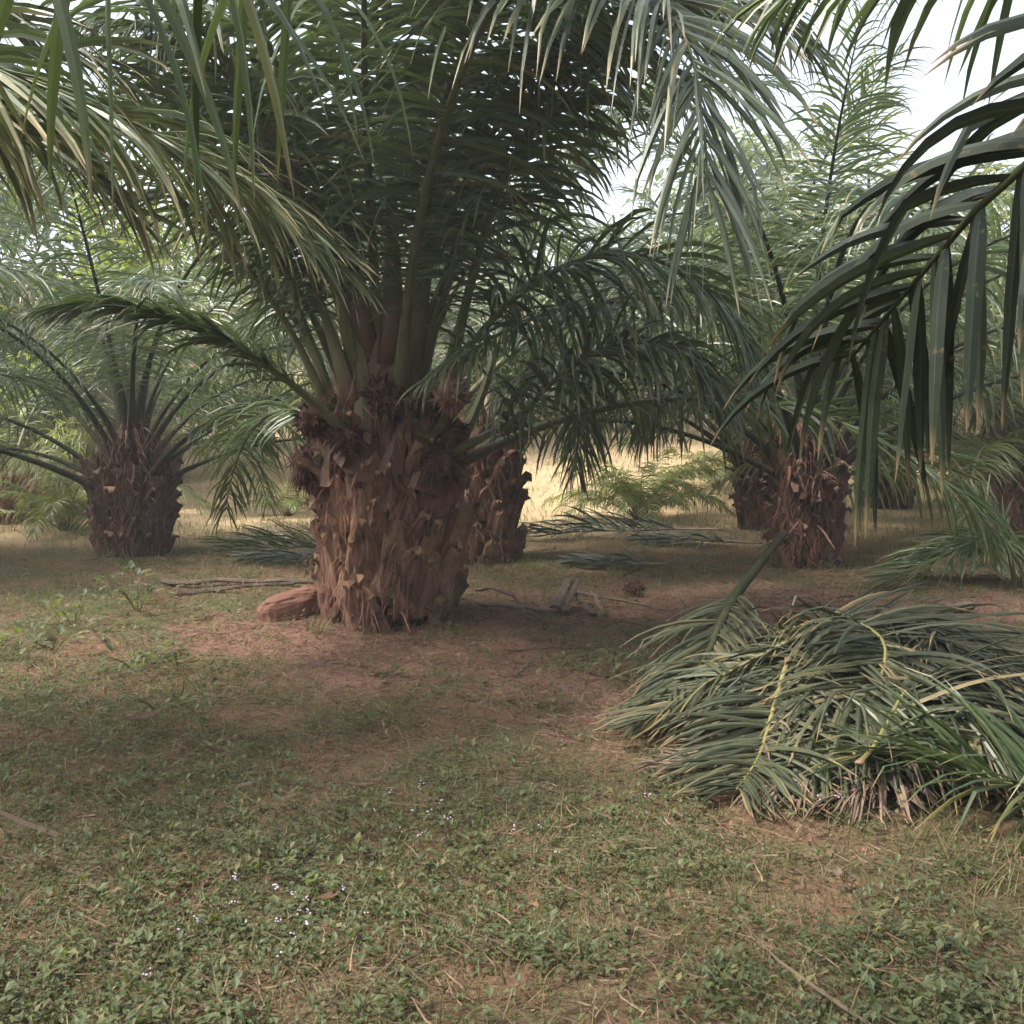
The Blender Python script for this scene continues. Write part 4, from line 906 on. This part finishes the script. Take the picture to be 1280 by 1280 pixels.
gd = lambda x, y: np.clip(.15+.9*fbm(x*1.5, y*1.5, 51), 0, 1)*(1-.5*redmask(x, y))
tag(blades_mesh('grass', 72000, 1.6, 9, 1.5, (.03, .13), .0014, 'grass', 3, gd, .55), 'thin green grass blades among the foreground weeds', 'grass', kind='stuff')
tag(blades_mesh('grass', 16000, 8, 15, 1.0, (.06, .2), .003, 'grass', 4, gd, .5), 'shaded grass between the trunks', 'grass', kind='stuff')
tag(blades_mesh('grass', 32000, 11.5, 34, 1.1, (.06, .17), .006, 'grass_dry', 5, lambda x, y: .85*drymask(x, y)*(1-.6*redmask(x, y)), .5, margin=3), 'yellowish sunlit grass on the open ground behind', 'grass', kind='stuff')
tag(blades_mesh('dry_litter', 78000, 1.6, 11, 1.5, (.03, .16), .0020, 'litter', 6, lambda x, y: .3+.6*fbm(x*2, y*2, 61)+.4*redmask(x, y), flat=True), 'brown dry stems and plant litter strewn over the soil', 'litter', kind='stuff')
tag(blades_mesh('fallen_leaflets', 380, 1.8, 12, 1.1, (.15, .5), .008, 'leaf_dry', 16, lambda x, y: .3+.7*redmask(x, y), flat=True), 'scattered dry brown palm leaflets on the ground', 'litter', kind='stuff')
def clods(n, seed):
    g = np.random.default_rng(seed); x, y = scatter(n, 3.0, 11, g, 1.1); k = g.random(n) < .12+.9*redmask(x, y); x, y = x[k], y[k]; n = len(x)
    r = g.lognormal(-4.6, .5, n).clip(.004, .035)[:, None, None]
    o_ = np.array([[1, 0, 0], [-1, 0, 0], [0, 1, 0], [0, -1, 0], [0, 0, 1], [0, 0, -1], [.6, .6, .5], [-.6, .6, .4], [.6, -.6, .5], [-.6, -.6, .4]])[:6]
    V = np.stack([x, y, gz(x, y)], 1)[:, None]+o_[None]*r*g.uniform(.5, 1.3, (n, 6, 3))*np.array([1.2, 1, .7])
    t = np.array([(0, 2, 4), (2, 1, 4), (1, 3, 4), (3, 0, 4), (2, 0, 5), (1, 2, 5), (3, 1, 5), (0, 3, 5)])
    mb = MB(); mb.add(V.reshape(-1, 3), None, (np.arange(n)[:, None, None]*6+t[None]).reshape(-1, 3), np.repeat(np.stack([x*0, g.random(n)], 1), 6, 0))
    return link('soil_clods', mb.mesh('soil_clods', M['rock']))
tag(clods(16000, 18), 'small reddish soil clods and pebbles on the bare ground', 'clods', kind='stuff')
# lilac white flower heads
g = np.random.default_rng(9); mb = MB(); ms = MB()
cen = [(P(*c)[0], c[2]) for c in [(300, 1165, 3.0), (360, 1180, 3.0), (330, 1210, 2.85), (410, 1240, 2.75), (270, 1260, 2.65), (230, 1210, 2.85), (520, 1060, 3.6), (480, 1035, 3.8), (810, 1055, 3.6), (660, 1085, 3.4), (1040, 1040, 3.7), (1090, 1010, 3.85), (1180, 1000, 3.9), (540, 1090, 3.4)]]
for x, y in cen:
    for k in range(g.integers(2, 6)):
        xx, yy = x+g.normal(0, .07), y+g.normal(0, .08); h = g.uniform(.07, .14); z = g1(xx, yy)
        tube(ms, [(xx, yy, z), (xx+g.normal(0, .01), yy, z+h*.6), (xx+.004, yy, z+h)], .0009, 3, 0, .4, cap=False)
        for f in range(g.integers(2, 6)):
            c = np.array([xx+g.normal(0, .006), yy+g.normal(0, .006), z+h+g.normal(0, .004)]); r = g.uniform(.0025, .0045)
            v = np.array([[1, 0, 0], [-1, 0, 0], [0, 1, 0], [0, -1, 0], [0, 0, 1], [0, 0, -1]])*r+c
            mb.add(v, None, [(0, 2, 4), (2, 1, 4), (1, 3, 4), (3, 0, 4), (2, 0, 5), (1, 2, 5), (3, 1, 5), (0, 3, 5)])
tag(link('flower_heads', mb.mesh('flower_heads', M['flower'])), 'tiny pale lilac weed flowers dotted in the foreground', 'flowers', kind='stuff')
tag(link('flower_stems', ms.mesh('flower_stems', M['grass'])), 'thin stems under the tiny lilac flowers', 'stems', kind='stuff')

# ------------------------------------------------------------------ humid air
mb = MB(); hx, y0, y1, z0, z1 = 158, -58, 175, -1.2, 26.0
mb.add([(-hx, y0, z0), (hx, y0, z0), (hx, y1, z0), (-hx, y1, z0), (-hx, y0, z1), (hx, y0, z1), (hx, y1, z1), (-hx, y1, z1)],
       [(0, 3, 2, 1), (4, 5, 6, 7), (0, 1, 5, 4), (1, 2, 6, 5), (2, 3, 7, 6), (3, 0, 4, 7)])
hm, hnt, hb, ho = newmat('humid_haze'); hnt.nodes.remove(hb)
pv = N_(hnt, 'ShaderNodeVolumePrincipled'); pv.inputs['Color'].default_value = (.86, .9, .95, 1); pv.inputs['Density'].default_value = .003; pv.inputs['Anisotropy'].default_value = .15
hnt.links.new(pv.outputs[0], ho.inputs['Volume'])
tag(link('haze', mb.mesh('haze', hm)), 'thin humid haze between the palms', 'haze', kind='stuff')
